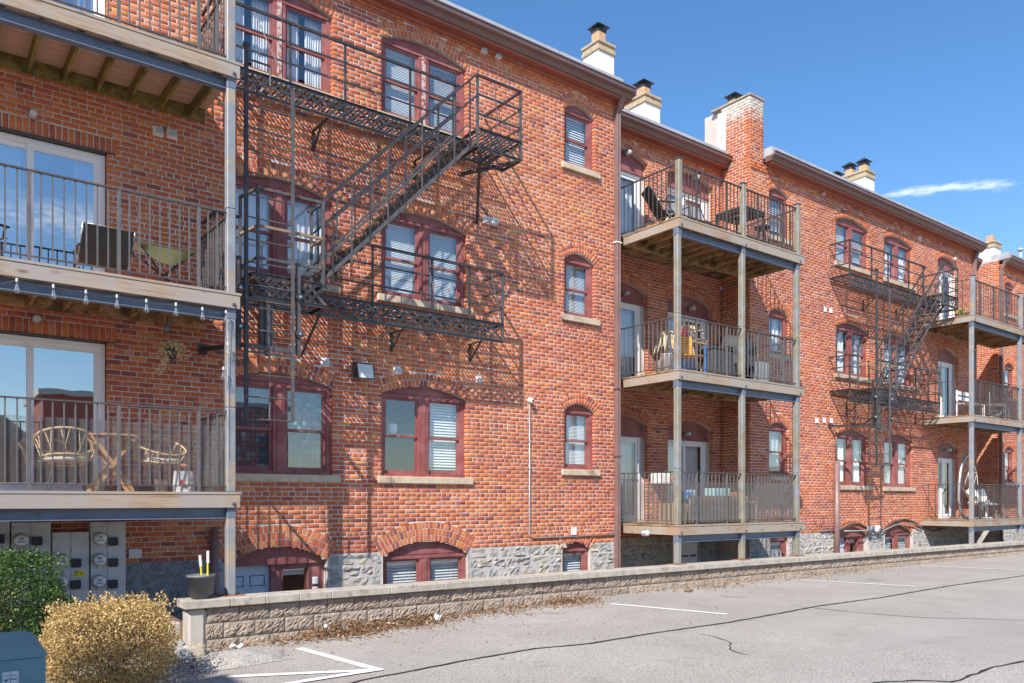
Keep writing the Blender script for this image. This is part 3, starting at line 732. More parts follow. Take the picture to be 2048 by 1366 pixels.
MB().bbox(XB0-.03, 16.97, -.03, RD+.3, CH, CH+.045, .01).build('chimney_cap', M['tan'], bld)
MB().box(XB0-.012, XB0+.02, RD-.13, RD+.10, 8.72, CH-.12).build('chimney_flashing', M['stucco'], bld)
MB().box(16.935, 16.975, .06, RD+.4, 8.72, CH-.18).build('chimney_flashing', M['stucco'], bld)
for px, h in ((2018, 515), (2041, 503)):
    x_, z_ = at(px, h, 2.0); v_ = MB(); v_.tube([(x_,2,8.3),(x_,2,z_)], .06, 10); v_.lathe([(.06,0),(.15,.02),(.13,.06),(.02,.14)], (x_,2,z_+.03), 12); v_.build('roof_vent_pipe', M['roofw'], bld, True)
# ============================================================ windows and doors (parts of the building)
def blind_mesh(x0, x1, z0, z1, y, pitch, tilt=.6, bottom=None):
    mb = MB(); z = z1; w_ = pitch*.95
    zl = z0 if bottom is None else bottom
    while z > zl:
        dy, dz = math.cos(tilt)*w_/2, math.sin(tilt)*w_/2
        mb.add([(x0,y-dy,z-dz),(x1,y-dy,z-dz),(x1,y+dy,z+dz),(x0,y+dy,z+dz)], [(0,1,2,3)]); z -= pitch
    mb.box(x0, x1, y-.012, y+.012, zl-.02, zl); mb.box(x0, x1, y-.02, y+.02, z1, z1+.03)
    for u in (.2,.8):
        x = x0+(x1-x0)*u; mb.box(x-.002, x+.002, y-.016, y-.013, zl, z1)
    return mb
def curtain_mesh(x0, x1, z0, z1, y, amp=.025, waves=7, flare=0.):
    ph = random.uniform(0, 6)
    return MB().sheet(lambda u, v: (x0+(x1-x0)*u + flare*(1-v)*(u-.5), y+amp*math.sin(waves*6.283*u+ph+.6*math.sin(3*v))*(.6+.4*math.sin(9*u)), z0+(z1-z0)*v), waves*8, 4)
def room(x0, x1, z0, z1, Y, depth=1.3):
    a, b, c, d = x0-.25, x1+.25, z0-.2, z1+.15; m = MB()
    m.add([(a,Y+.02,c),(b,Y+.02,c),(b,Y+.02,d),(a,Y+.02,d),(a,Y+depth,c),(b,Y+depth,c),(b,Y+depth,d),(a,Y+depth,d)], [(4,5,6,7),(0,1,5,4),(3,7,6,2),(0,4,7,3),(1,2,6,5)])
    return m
def window(o, dbl, style, sill, base, peel=False):
    x0, x1, zb, zs = o.u0-.002, o.u1+.002, o.zb, o.zs
    zh = zs - (.05 if dbl else .03)
    fr = MB(); y0, y1 = .075, .15; jw = .075
    fr.box(x0, x0+jw, y0, y1, zb, zh); fr.box(x1-jw, x1, y0, y1, zb, zh); fr.box(x0, x1, y0-.012, y1, zh, zh+.055); fr.box(x0, x1, y0-.02, y1, zb, zb+.045)
    fr.box(x0+jw, x0+jw+.02, y0+.018, y1, zb+.045, zh); fr.box(x1-jw-.02, x1-jw, y0+.018, y1, zb+.045, zh)
    arc = [(u, z) for u, z in o.arc(20, -.006) if z > zh+.055]
    fr.prism([(x0, zh+.0555)] + arc + [(x1, zh+.0555)], y0+.02, y1)
    inner = [(o.uc + (u-o.uc)*.86, zh+.075 + max(0, z-zh-.09)*.72) for u, z in o.arc(16, -.006) if z > zh+.055]
    fr.prism([(inner[0][0], zh+.075)] + inner + [(inner[-1][0], zh+.075)], y0+.010, y0+.0195)
    wd = fr.build('window', M['maroon'], bld)
    lights = [(x0+jw, x1-jw)]
    if dbl:
        mw = .20; c = o.uc; lights = [(x0+jw, c-mw/2), (c+mw/2, x1-jw)]
        mu = MB(); mu.box(c-mw/2, c+mw/2, y0-.004, y1, zb+.0455, zh-.0005); mu.build('mullion', M['maroon'], wd)
        mq = MB(); mq.box(c-.035, c+.035, y0-.018, y0-.0045, zb+.0455, zh-.0005); mq.build('mullion_strip', M['peel'] if peel else M['maroon'], wd)
    if sill:
        MB().bbox(o.u0-.085, o.u1+.12, -.055, .10, zb-.118, zb-.003, .008).build('sill', M['limestone'], wd)
    zm = (zb+zh)/2 + .02
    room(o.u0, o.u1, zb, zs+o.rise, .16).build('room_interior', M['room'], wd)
    for k, (a, b) in enumerate(lights):
        a += .021 if k == 0 else 0.001; b -= .021 if k == len(lights)-1 else .001
        sf = .042
        if base:
            sh = [(a, b, zb+.045, zh, .105)]
        else: sh = [(a, b, zm-.02, zh, .098), (a, b, zb+.045, zm+.02, .126)]
        for (p, q, c0, c1, yy) in sh:
            s_ = MB(); bt = .07 if c0 < zm-.1 else .04
            s_.box(p, p+sf, yy, yy+.026, c0, c1); s_.box(q-sf, q, yy, yy+.026, c0, c1); s_.box(p+sf, q-sf, yy, yy+.026, c1-.04, c1); s_.box(p+sf, q-sf, yy, yy+.026, c0, c0+bt)
            so_ = s_.build('sash', M['maroon'], wd)
            g = MB().add([(p+sf,yy+.013,c0+bt),(q-sf,yy+.013,c0+bt),(q-sf,yy+.013,c1-.04),(p+sf,yy+.013,c1-.04)], [(0,1,2,3)]).build('pane', M['glass'], wd)
        st = style
        if st == 'mixed': st = 'dark' if k == 0 else 'blind_wide'
        if st == 'film':
            MB().add([(a,.165,zb+.05),(b,.165,zb+.05),(b,.165,zh),(a,.165,zh)], [(0,1,2,3)]).build('coloured_film', M['film'], wd)
        elif st == 'curtain':
            w_ = b-a
            if random.random() < .5: curtain_mesh(a, a+w_*.42, zb, zh, .24).build('curtain', M['curtain'], wd, True); curtain_mesh(b-w_*.42, b, zb, zh, .24).build('curtain', M['curtain'], wd, True)
            else: curtain_mesh(a, b, zb, zh, .24).build('curtain', M['curtain'], wd, True)
        elif st == 'dark':
            pl = MB(); pl.lathe([(.05,0),(.085,.02),(.09,.16),(.07,.17)], (a+.30,.35,zm+.06), 12); pl.build('shelf_pot', M['curtain'], wd, True)
            MB().box(a, b, .28, .46, zm+.03, zm+.055).build('interior_shelf', M['wood'], wd)
        else:
            wide = base or st == 'blind_wide' or not dbl and zb > 6
            blind_mesh(a+.005, b-.005, zb+.06, zh-.04, .20, .05 if wide else .028, random.uniform(1.0,1.2) if not base else .95, (zb+.16) if st == 'blind_wide' else (zb+random.choice((.06,.06,.25,.5)) if not base and o.uc > 13 else None)).build('blind', M['blind'], wd)
    return wd
for (o, mp, dbl, style, sill, base) in WIN:
    window(o, dbl, style, sill, base, peel=(dbl and o.zb > 6 and o.uc < 12))

def slider(x0, x1, z0, z1, Y, curtain='blind', refl=True, parent=bld, split=.5):
    """white two-panel sliding glass door"""
    f = MB(); jw = .06; y0, y1 = Y, Y+.10
    f.box(x0, x0+jw, y0, y1, z0, z1); f.box(x1-jw, x1, y0, y1, z0, z1); f.box(x0+jw, x1-jw, y0, y1, z1-jw, z1); f.box(x0+jw, x1-jw, y0, y1, z0, z0+.05)
    d = f.build('sliding_door', M['vinyl'], parent); c = x0+(x1-x0)*split
    for k, (a, b, yy) in enumerate(((x0+jw, c+.035, y0+.055), (c-.035, x1-jw, y0+.02))):
        p = MB(); s = .075
        p.box(a, a+s, yy, yy+.03, z0+.05, z1-jw); p.box(b-s, b, yy, yy+.03, z0+.05, z1-jw); p.box(a+s, b-s, yy, yy+.03, z1-jw-.07, z1-jw); p.box(a+s, b-s, yy, yy+.03, z0+.05, z0+.15)
        q = p.build('door_panel', M['vinyl'], d)
        MB().add([(a+s,yy+.015,z0+.15),(b-s,yy+.015,z0+.15),(b-s,yy+.015,z1-jw-.07),(a+s,yy+.015,z1-jw-.07)], [(0,1,2,3)]).build('pane', M['glass_refl' if refl else 'glass'], d)
        if k: MB().box(a+.02, a+.045, yy-.03, yy, z0+.85, z0+1.1).build('handle', M['vinyl'], d)
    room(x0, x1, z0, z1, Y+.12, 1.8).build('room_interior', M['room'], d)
    if curtain == 'vertical':
        v = MB(); x = x0+.1
        while x < x1-.1: v.add([(x,Y+.2,z0+.06),(x+.06,Y+.17,z0+.06),(x+.06,Y+.17,z1-.1),(x,Y+.2,z1-.1)], [(0,1,2,3)]); x += .075
        v.build('vertical_blind', M['curtain'], d)
    elif curtain == 'drape':
        curtain_mesh(x0+.1, x0+(x1-x0)*.45, z0+.05, z1-.08, Y+.22).build('curtain', M['curtain'], d, True)
        curtain_mesh(x1-.35, x1-.1, z0+.05, z1-.08, Y+.22, waves=3).build('curtain', M['curtain'], d, True)
    elif curtain == 'blind':
        blind_mesh(x0+.08, c-.02, z0+.06, z1-.1, Y+.22, .045, 1.2).build('blind', M['blind'], d)
    return d
for i, o in enumerate(LD):
    MB().box(o.u0-.1, o.u1+.1, -.012, .11, o.zs-.002, o.zs+.012).build('steel_lintel', M['iron'], bld)
    slider(o.u0+.01, o.u1-.01, o.zb, o.zs-.01, .10, ('none','drape','drape')[i])
for o in RO + BD:
    Y = RD if o in RO else 0
    head = o.zb + 1.95
    pan = MB(); arc = o.arc(20, -.005); pan.prism([(o.u0+.01, head)] + [(u, max(z, head+.01)) for u, z in arc] + [(o.u1-.01, head)], Y+.13, Y+.18); pan.build('door_transom_panel', M['maroon'], bld)
    MB().box(o.u0+.01, o.u1-.01, Y+.105, Y+.129, head, head+.05).build('door_head_trim', M['maroon'], bld)
    slider(o.u0+.015, o.u1-.12, o.zb+.0, head-.004, Y+.14, random.choice(['vertical','drape','vertical']), refl=False)
    MB().box(o.u1-.118, o.u1-.0, Y+.15, Y+.24, o.zb, head).build('brick_return', M['mortar'], bld)

# basement entrances
def basement_door(o, pane=True):
    Y = .22; m = MB(); arc = o.arc(20, -.006)
    m.prism([(o.u0+.01, o.zs-.03)] + [(u, max(z, o.zs-.02)) for u, z in arc] + [(o.u1-.01, o.zs-.03)], .10, .16)
    m.build('door_transom_panel', M['maroon'], bld)
    xd = o.u0 + (o.u1-o.u0)*.46
    d = MB(); d.box(o.u0+.05, xd, Y, Y+.05, -2.62, o.zs-.035); door = d.build('entry_door', M['door_blue'], bld)
    for zc in (-1.20, -1.62, -2.05):
        for k in (0,1):
            a = o.u0+.12+k*.33; MB().bbox(a, a+.22, Y-.008, Y+.02, zc-.12, zc+.03, .012).build('door_raised_panel', M['door_blue'], door)
            MB().box(a-.012, a+.232, Y-.003, Y-.001, zc-.132, zc+.042).build('groove_shade_plate', M['groove'], door)  # thin dark plate; the shade round the raised panel is put into its colour
    f = MB(); f.box(xd+.001, xd+.06, Y-.08, Y+.1, -2.62, o.zs-.031); f.box(o.u1-.26, o.u1-.01, Y-.08, Y+.1, -2.62, o.zs-.031); f.box(xd+.061, o.u1-.261, Y-.06, Y+.08, o.zs-.12, o.zs-.031); f.box(xd+.061, xd+.20, Y-.06, Y+.08, -2.62, o.zs-.1205)
    fo = f.build('side_light_frame', M['maroon'], bld)
    if pane:
        a, b = xd+.201, o.u1-.262
        MB().add([(a,Y,-2.0),(b,Y,-2.0),(b,Y,o.zs-.121),(a,Y,o.zs-.121)], [(0,1,2,3)]).build('pane', M['glass'], fo)
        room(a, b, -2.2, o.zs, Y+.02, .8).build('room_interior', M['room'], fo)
        MB().box(a+.02, b-.02, Y+.05, Y+.07, o.zs-.22, o.zs-.125).build('roller_blind', M['blind'], fo)
M['door_blue'] = plain('pale_blue_door_paint', (.52,.58,.67), .45); M['groove'] = plain('groove_shade_and_dark_print', (.16,.19,.24), .7)
basement_door(bd1); basement_door(bd2)
for z in (-1.30, -1.46):
    MB().bbox(5.20, 5.30, .105, .139, z-.05, z+.07, .012).build('outlet_box', M['vinyl'], bld)
# utility cabinet in the shaded recess base
cb = MB(); cb.bbox(14.58, 15.22, RD-.22, RD+.02, -2.2, -.98, .015); cab = cb.build('utility_cabinet', M['stucco'], bld)
MB().box(14.64,14.86,RD-.235,RD-.221,-1.35,-1.31).build('cabinet_slot', M['iron'], cab); MB().box(14.94,15.16,RD-.235,RD-.221,-1.35,-1.31).build('cabinet_slot', M['iron'], cab)
# ============================================================ balconies
def rail_run(p, q, zd, parent, bal='baluster', pitch=.118, h=1.05, posts=8, mesh=False, mid=None):
    """railing from p to q (x,y) above deck level zd: top rail mesh with balusters as sub-parts"""
    p, q = Vector((*p, 0)), Vector((*q, 0)); d = q-p; L_ = d.length; d = d/L_
    m = MB(); m.bar(p+Vector((0,0,zd+h)), q+Vector((0,0,zd+h)), .042, .018); m.bar(p+Vector((0,0,zd+.075)), q+Vector((0,0,zd+.075)), .03, .014)
    ro = m.build('railing', M['rail'], parent)
    n = max(2, round(L_/pitch))
    ms = MB().box(-.008,.008,-.008,.008,0,h-.09).mesh('baluster'); ms.materials.append(M[bal])
    mp_ = MB().box(-.019,.019,-.019,.019,0,h-.012).mesh('rail_post'); mp_.materials.append(M[bal])
    an = math.atan2(d.y, d.x)
    for i in range(1, n):
        c = p + d*(L_*i/n); big = posts and i % posts == posts//2
        o = link('rail_post' if big else 'baluster', mp_ if big else ms, None, ro); o.location = (c.x, c.y, zd+(.0 if big else .082)); o.rotation_euler = (0,0,an)
    if mesh:
        w_ = MB(); H = .84; st, hs = .030, .017; k = int(L_/st); nrm = Vector((-d.y, d.x, 0))*.018
        def pt(u, z): return p + d*u + nrm + Vector((0,0,zd+.02+z))
        rows_ = int(H/hs)
        t_ = .0065
        for r in range(rows_):                       # expanded metal: staggered diamonds, drawn as flat zig-zag strands
            z = r*hs; off = st/2 if r % 2 else 0; prevp = None
            vs_, fs_ = [], []
            for i in range(2*k):
                u = i*st/2; zz_ = z + (hs if (i + r) % 2 else 0)*.92
                a = pt(u, zz_-t_/2); b = pt(u, zz_+t_/2); vs_ += [tuple(a), tuple(b)]
                if i: fs_.append((2*i-2, 2*i, 2*i+1, 2*i-1))
            w_.add(vs_, fs_)
        stuff(w_.build('expanded_metal', M['expanded'], ro))
    return ro
M['expanded'] = simple('expanded_steel_mesh', (.22,.21,.20), .5, .2, .3, 20, 0)
def ibeam(x0, x1, Y, z0, z1):
    m = MB(); m.box(x0, x1, Y-.006, Y+.006, z0+.012, z1-.012); m.box(x0, x1, Y-.05, Y+.05, z0, z0+.0115); m.box(x0, x1, Y-.05, Y+.05, z1-.0115, z1)
    return m
def post_mesh(x, y, z0, z1, mat, parent, w_=.115, cap=False):
    m = MB(); m.bbox(x-w_/2, x+w_/2, y-w_/2, y+w_/2, z0, z1, .012); o = m.build('post', M[mat], parent)
    if cap: MB().bbox(x-w_/2-.012, x+w_/2+.012, y-w_/2-.012, y+w_/2+.012, z1, z1+.022, .006).build('post_cap', M['iron_worn'], o)
    return o
def balcony(label, x0, x1, zt, posts, zlow, yw, jois, fmat, postmat, jmat, dmat, group, top=False, rails=(), bal='baluster', mesh=False, sidef=(True,False), yfront=-1.5, splice=True, base=False):
    t = thing('balcony', label, 'balcony', (x0, yfront, zt), 0, group)
    tr = Matrix.Translation(Vector((-x0, -yfront, -zt)))
    objs = []
    # fascia
    m = MB().bbox(x0-.0, x1, yfront-.02, yfront+.018, zt-.205, zt-.032, .004); objs.append(m.build('fascia_board', M[fmat], t))
    for px_ in posts:
        b = MB(); b.lathe([(.026,0),(.026,-.006),(.016,-.008),(.014,-.018)], (px_+.02, yfront-.02, zt-.16), 10, 'y'); objs.append(b.build('bolt', M['iron_worn'], t))
    if sidef[0]: objs.append(MB().bbox(x0, x0+.038, yfront+.019, yw, zt-.205, zt-.032, .004).build('fascia_board', M[fmat], t))
    if sidef[1]: objs.append(MB().bbox(x1-.038, x1, yfront+.019, yw if yw < .2 else 0, zt-.205, zt-.032, .004).build('fascia_board', M[fmat], t))
    # deck boards run along the facade
    y = yfront - .028; nb = 0
    while y < yw - .02:
        y2 = min(y+.138, yw-.003)
        objs.append(MB().box(x0-.012, x1+.012, y, y2, zt-.031, zt).build('deck_board', M[fmat if nb == 0 else dmat], t)); y += .146; nb += 1
    x = x0 + .06
    while x < x1-.03:
        objs.append(MB().box(x, x+.038, yfront+.02, yw-.04, zt-.20, zt-.032).build('joist', M[jmat], t)); x += jois
    objs.append(MB().box(x0+.02, x1-.02, yw-.039, yw-.002, zt-.22, zt-.032).build('ledger_board', M[jmat], t))
    yb = yfront + .075
    objs.append(ibeam(x0+(.0 if sidef[0] else .0), x1-.06, yb+.03, zt-.345, zt-.206).build('steel_beam', M['beam'], t))
    for px_ in posts:
        o = post_mesh(px_, yb, zlow, zt-.207, postmat, t); objs.append(o)
        objs.append(MB().bbox(px_-.062, px_+.062, yb-.062, yb+.062, zt-.345, zt-.2065, .01).build('beam_saddle', M['beam'], t))
        if top: objs.append(post_mesh(px_, yb-.03, zt, zt+1.13, postmat, t, .11, True))
        else: objs.append(post_mesh(px_, yb, zt, zt+1.1, postmat, t))
        if base:
            objs.append(MB().bbox(px_-.16, px_+.16, yb-.13, yb+.13, zlow-.012, zlow+.003, .003).build('base_plate', M['rust'], t))
            for sx in (-.12,.12):
                objs.append(MB().lathe([(.014,0),(.014,.02),(.007,.021),(.007,.05)], (px_+sx, yb-.09, zlow+.003), 6).build('anchor_bolt', M['iron_worn'], t))
    for (p, q, kw) in rails: objs.append(rail_run(p, q, zt, t, bal, mesh=mesh, **kw))
    for o in objs: o.data.transform(tr) if o.data.users == 1 else None
    for o in objs:
        for ch in o.children:
            if ch.data.users == 1 and ch.location.length == 0: ch.data.transform(tr)
            else: ch.location = Vector(ch.location) + Vector((-x0, -yfront, -zt))
    return t
M['rust'] = simple('rusty_base_plate', (.30,.13,.075), .8, 0, .35, 18, .2)
CAP = -1.244
gL = 'balconies over the meters'; lx0, lx1 = -1.2, 3.50
for i, (zt, zl, lab) in enumerate(((.105, CAP, 'lowest wooden balcony on the left with wire mesh railing above the electric meters'), (2.70, 1.205, 'middle wooden balcony on the left hung with a string of bulbs'), (5.71, 3.80, 'topmost wooden balcony on the left edge with mossy joists underneath'))):
    balcony(lab, lx0, lx1, zt, (-.6, 3.40), zl, 0, .40, 'fascia', 'post', 'joist_moss' if i == 2 else 'joist', 'deck', gL,
        rails=(((lx0,-1.44),(3.345,-1.44),{}), ((3.40,-1.38),(3.40,-.02),{'posts':0})), bal='baluster', mesh=(i == 0), sidef=(False, False), base=(i == 0))
# posts carry on beside the railing up to the next deck
gR = 'balconies in the recess'; rx0, rx1 = 12.06, 16.34
for i, (zt, zl, lab) in enumerate(((-.49, CAP-.02, 'lowest balcony in the recess, mesh railing, crowded with boxes and planters'), (2.57, .61, 'middle balcony in the recess with dried plants and an orange striped chair'), (5.565, 3.67, 'topmost balcony in the recess, post caps standing above its dark railing'))):
    balcony(lab, rx0, rx1, zt, (12.125, 14.16, 16.15), zl, 0, .34, 'fascia_old', 'post_olive', 'joist', 'board_dark', gR, top=(i == 2),
        rails=(((12.19,-1.45),(14.10,-1.45),{}), ((14.22,-1.45),(16.09,-1.45),{}), ((12.105,-1.38),(12.105,RD-.03),{'posts':0}), ((16.17,-1.38),(16.17,-.02),{'posts':0})),
        bal='baluster_dk' if i == 2 else 'baluster', mesh=(i == 0), sidef=(True, True), base=(i == 0))
    # decking inside the recess itself
    d = MB(); 
    y = .002
    tt = [o for o in bpy.data.objects if o.get('label') == lab][0]
    while y < RD-.02:
        MB().box(12.05-rx0, 16.37-rx0, y+1.5, min(y+.138, RD-.004)+1.5, -.031, 0).build('deck_board', M['board_dark'], tt); y += .146
gB = 'balconies at the far end'; bx0, bx1 = 24.95, 30.2
for i, (zt, zl, lab) in enumerate(((-.58, CAP-.06, 'lowest far balcony at the right edge with a hanging chair'), (2.51, .52, 'middle far balcony at the right edge beside the fire escape foot'), (5.46, 3.61, 'topmost far balcony at the right edge below the white chimney'))):
    balcony(lab, bx0, bx1, zt, (25.03, 28.45), zl, 0, .36, 'fascia_old', 'post', 'joist', 'board_dark', gB, top=(i == 2),
        rails=(((25.09,-1.44),(28.39,-1.44),{}), ((28.51,-1.44),(30.2,-1.44),{}), ((24.99,-1.38),(24.99,-.02),{'posts':0,'pitch':.2})),
        bal='baluster_dk', sidef=(True, False), base=(i == 0))
# ============================================================ fire escapes
def fire_escape(label):
    ox, oz = 3.45, 2.8
    t = thing('fire_escape', label, 'fire escape', (0,0,0), 0, 'black iron fire escapes')
    def add(mb, name, mat='iron', parent=None): return mb.build(name, M[mat], parent or t)
    def slats(x0, x1, y0, y1, z, par, pit=.074):
        n = int((x1-x0)/pit); ms = MB().box(-.0145,.0145,0,1,-.003,.003).mesh('slat'); ms.materials.append(M['iron'])
        for i in range(n):
            o = link('slat', ms, None, par); o.location = (x0+pit*(i+.5), y0, z+random.gauss(0,.0015)); o.scale = (1, y1-y0, 1); o.rotation_euler = (0, random.gauss(0,.02), 0)
    def lattice(p, q, za, zb, par, pit=.34):
        """double diagonal straps between two chords from p to q (x,y)"""
        p, q = Vector((*p,0)), Vector((*q,0)); d = q-p; L_ = d.length; d /= L_; n = max(1, round(L_/pit)); pt = L_/n; nv = Vector((d.y,-d.x,0))
        for i in range(n*2-1):
            u0 = i*pt/2; u1 = u0+pt
            if u1 > L_+.01: break
            a = p+d*u0; b = p+d*u1
            m = MB(); m.bar((a.x,a.y,zb),(b.x,b.y,za), .005, .034, up=tuple(nv.cross(Vector((0,0,1)))) if False else (0,0,1)); add(m, 'lattice_strap', 'iron_worn' if i % 3 == 0 else 'iron', par)
            m = MB(); e = nv*.006; m.bar((a.x+e.x,a.y+e.y,za),(b.x+e.x,b.y+e.y,zb), .005, .034); add(m, 'lattice_strap', 'iron', par)
    def chord(p, q, z, par, name='chord', mat='iron'):
        m = MB(); m.bar((*p,z),(*q,z), .045, .008); m.bar((*p,z-.02),(*q,z-.02), .008, .045); add(m, name, mat, par)
    def rail(pts, zs, par, mats=('iron','iron','iron')):
        for k, z in enumerate(zs):
            for a, b in zip(pts[:-1], pts[1:]):
                m = MB(); m.bar((*a,z),(*b,z), .012 if k else .04, .03 if k else .036); add(m, 'top_rail' if k == 0 else 'mid_rail', mats[min(k,2)], par)
    def upright(x, y, z0, z1, par, w_=.032, mat='iron'):
        m = MB(); m.box(x-w_/2, x+w_/2, y-.005, y+.005, z0, z1); m.box(x-w_/2, x-w_/2+.006, y+.0051, y+w_*.8, z0, z1); add(m, 'upright', mat, par)
    def rod(a, b, par, r=.008): m = MB(); m.tube([a,b], r, 6); add(m, 'tie_rod', 'iron_worn', par)
    WY, OY = -.60, -1.12
    plats = []
    for (z, x0, x1, ox0, ox1) in ((6.15, 3.45, 8.46, 7.58, 8.46), (3.11, 3.45, 8.46, 3.80, 4.86)):
        f = MB(); f.bar((x0,-.035,z-.02),(x1,-.035,z-.02), .045, .012); f.bar((x0,-.35,z-.02),(x1,-.35,z-.02), .03, .012)
        pl = add(f, 'platform'); plats.append(pl)
        slats(x0, x1, WY, -.02, z, pl)
        slats(ox0, ox1, OY, WY-.01, z, pl)
        chord((x0,WY),(x1,WY), z+.012, pl); chord((x0,WY),(x1,WY), z-.29, pl, mat='iron_worn'); lattice((x0,WY),(x1,WY), z-.29, z-.01, pl)
        chord((ox0,OY),(ox1,OY), z+.012, pl); chord((ox0,OY),(ox1,OY), z-.29, pl, mat='iron_worn'); lattice((ox0,OY),(ox1,OY), z-.29, z-.01, pl, .30)
        for xx in (x0, x1): chord((xx,-.02),(xx,WY), z+.012, pl)
        for xx in (ox0, ox1): chord((xx,WY),(xx,OY), z+.012, pl); chord((xx,WY),(xx,OY), z-.29, pl)
    U, L = plats
    # upper rails
    rail([(3.45,-.02),(3.45,WY),(7.53,WY)], (7.05,6.75,6.45), U)
    rail([(7.56,OY),(8.46,OY),(8.46,-.02)], (7.03,6.72,6.40), U)
    for x in (3.45, 4.55, 5.43, 6.58, 7.45): upright(x, WY, 5.86, 7.05, U)
    for x in (7.56, 8.46): upright(x, OY, 5.84, 7.05, U, .04, 'iron_worn')
    for x in (4.0, 5.6): rod((x, WY, 7.03), (x+.28, WY-.28, 6.15), U)
    rod((7.9, OY, 7.0), (7.95, OY-.02, 6.16), U); rod((8.46,-.55,6.72),(8.46,-1.08,6.2), U); rod((8.46,-.1,6.72),(8.46,-.6,6.2), U)
    # lower rails
    rail([(5.08,WY),(8.46,WY),(8.46,-.02)], (4.02,3.72,3.40), L); rail([(3.45,-.02),(3.45,WY),(3.80,WY)], (4.02,3.72,3.40), L)
    for x in (3.45, 5.9, 7.0, 7.75): upright(x, WY, 2.83, 4.02, L)
    upright(8.46, WY, 2.82, 4.03, L, .042, 'iron_worn')
    for x in (6.9, 8.2): rod((x, WY, 4.0), (x+.1, WY-.16, 3.12), L, .009)
    # brackets under the platforms
    for (x, z, y) in ((5.15,5.84,-.58),(7.0,5.84,-.58),(4.3,2.82,-.58),(6.55,2.82,-.58),(8.15,2.82,-.58)):
        m = MB(); m.box(x-.022, x+.022, -.03, -.005, z-.32, z); m.bar((x,-.03,z-.30),(x+.0,y*.62,z), .034, .012); m.bar((x,-.01,z-.005),(x,y,z-.005), .045, .012); add(m, 'bracket')
    m = MB(); m.bar((8.3,-.02,5.05),(7.62,OY+.02,5.84), .045, .045); m.bar((7.9,-.02,5.82),(8.42,OY+.05,5.83), .06, .05); add(m, 'diagonal_strut')
    m = MB(); m.bar((4.95,-.02,2.25),(4.84,OY,2.82), .030, .030); add(m, 'diagonal_strut')
    # stair in the outer lane
    ax, az_, bx, bz = 7.58, 6.13, 4.80, 3.13
    S = MB()
    dxs, dzs = bx-ax, bz-az_
    for y in (OY+.01, WY-.02):
        S.bar((ax-.02,y,az_-.16),(bx,y,bz+.02), .010, .055); S.bar((ax-.22,y,az_+.03),(bx-.05,y,bz+.24), .010, .035)
    st = add(S, 'stair_stringer', 'iron_worn')
    N = 14
    for i in range(1, N):
        u = i/N; x = ax+dxs*u; z = az_+dzs*u
        m = MB()
        for k in range(6): m.box(x-.10+.036*k, x-.10+.036*k+.022, OY+.02, WY-.03, z-.006, z+.006)
        for k in range(8): yy = OY+.04+k*(.44/7); m.box(x-.10, x+.10, yy, yy+.012, z-.012, z-.0065)
        m.box(x-.105, x-.099, OY+.02, WY-.03, z-.035, z+.006)
        add(m, 'tread', 'iron', st)
    for i in range(2*N):                       # pierced risers between the treads
        u = (i+.5)/(2*N); x = ax+dxs*u; z = az_+dzs*u-.05
        for y in (OY+.016, WY-.026):
            m = MB(); m.bar((x-.05,y,z+.13),(x+.05,y,z-.07), .006, .02); add(m, 'stringer_strap', 'iron', st)
    for y, h0 in ((OY, 1.0), (WY-.01, 1.0)):
        m = MB(); m.bar((ax-.03,y,az_+.92),(bx+.02,y,bz+1.18), .035, .035); add(m, 'handrail', 'iron', st)
        m = MB(); m.bar((ax-.02,y,az_+.58),(bx+.02,y,bz+.80), .012, .03); add(m, 'mid_rail', 'iron', st)
        for i in range(9):
            u = (i+.6)/9.2; x = ax+dxs*u; z = az_+dzs*u
            m = MB(); m.box(x-.013, x+.013, y-.004, y+.004, z-.16, z+.98); add(m, 'stair_baluster', 'iron_worn' if i % 2 else 'iron', st)
    # guard cage round the ladder opening, lower platform
    G = 'iron_worn'
    cage = MB(); cage.box(3.855,3.895,OY-.02,OY+.02,3.10,4.32); cg = add(cage, 'ladder_cage', G)
    for (x, y) in ((4.83,OY),(4.83,WY-.10),(3.80,WY-.02)):
        m = MB(); m.box(x-.02,x+.02,y-.02,y+.02,3.10,4.32); add(m, 'cage_post', G, cg)
    for k, z in enumerate((4.30,3.78,3.34)):
        m = MB(); m.bar((3.85,OY,z),(4.85,OY,z-.001), .032, .036); m.bar((3.875,OY,z),(3.80,WY-.02,z), .032, .036); m.bar((4.83,OY,z+.001),(4.83,WY-.1,z+.001), .032, .036)
        add(m, 'cage_rail', 'wood_rail' if k == 1 else G, cg)
    # drop ladder with its guides
    LY = -1.20
    m = MB(); m.bbox(3.66,3.71,LY-.025,LY+.025,1.09,6.14,.006); m.bbox(3.645,3.725,LY-.035,LY+.035,6.1405,6.19,.01); lad = add(m, 'drop_ladder')
    m = MB(); m.box(4.32,4.365,LY-.012,LY+.012,1.09,5.76); add(m, 'ladder_stile', G, lad)
    z = 1.10
    while z < 5.75:
        m = MB(); m.tube([(3.71,LY,z),(4.32,LY,z)], .011, 6); add(m, 'rung', 'iron_worn', lad); z += .305
    m = MB(); m.tube([(3.72,LY,5.98),(4.0,LY,5.98),(4.02,LY,5.95),(4.02,LY,5.7)], .014, 6); add(m, 'hook_bar', 'iron', lad)
    m = MB(); m.tube([(4.02,LY+.03,1.35),(4.02,LY+.03,2.62)], .006, 5); m.tube([(4.02,LY+.03,1.10),(4.02,LY+.03,1.22),(4.03,LY+.03,1.35)], .014, 6); add(m, 'chain', 'iron_worn', lad)
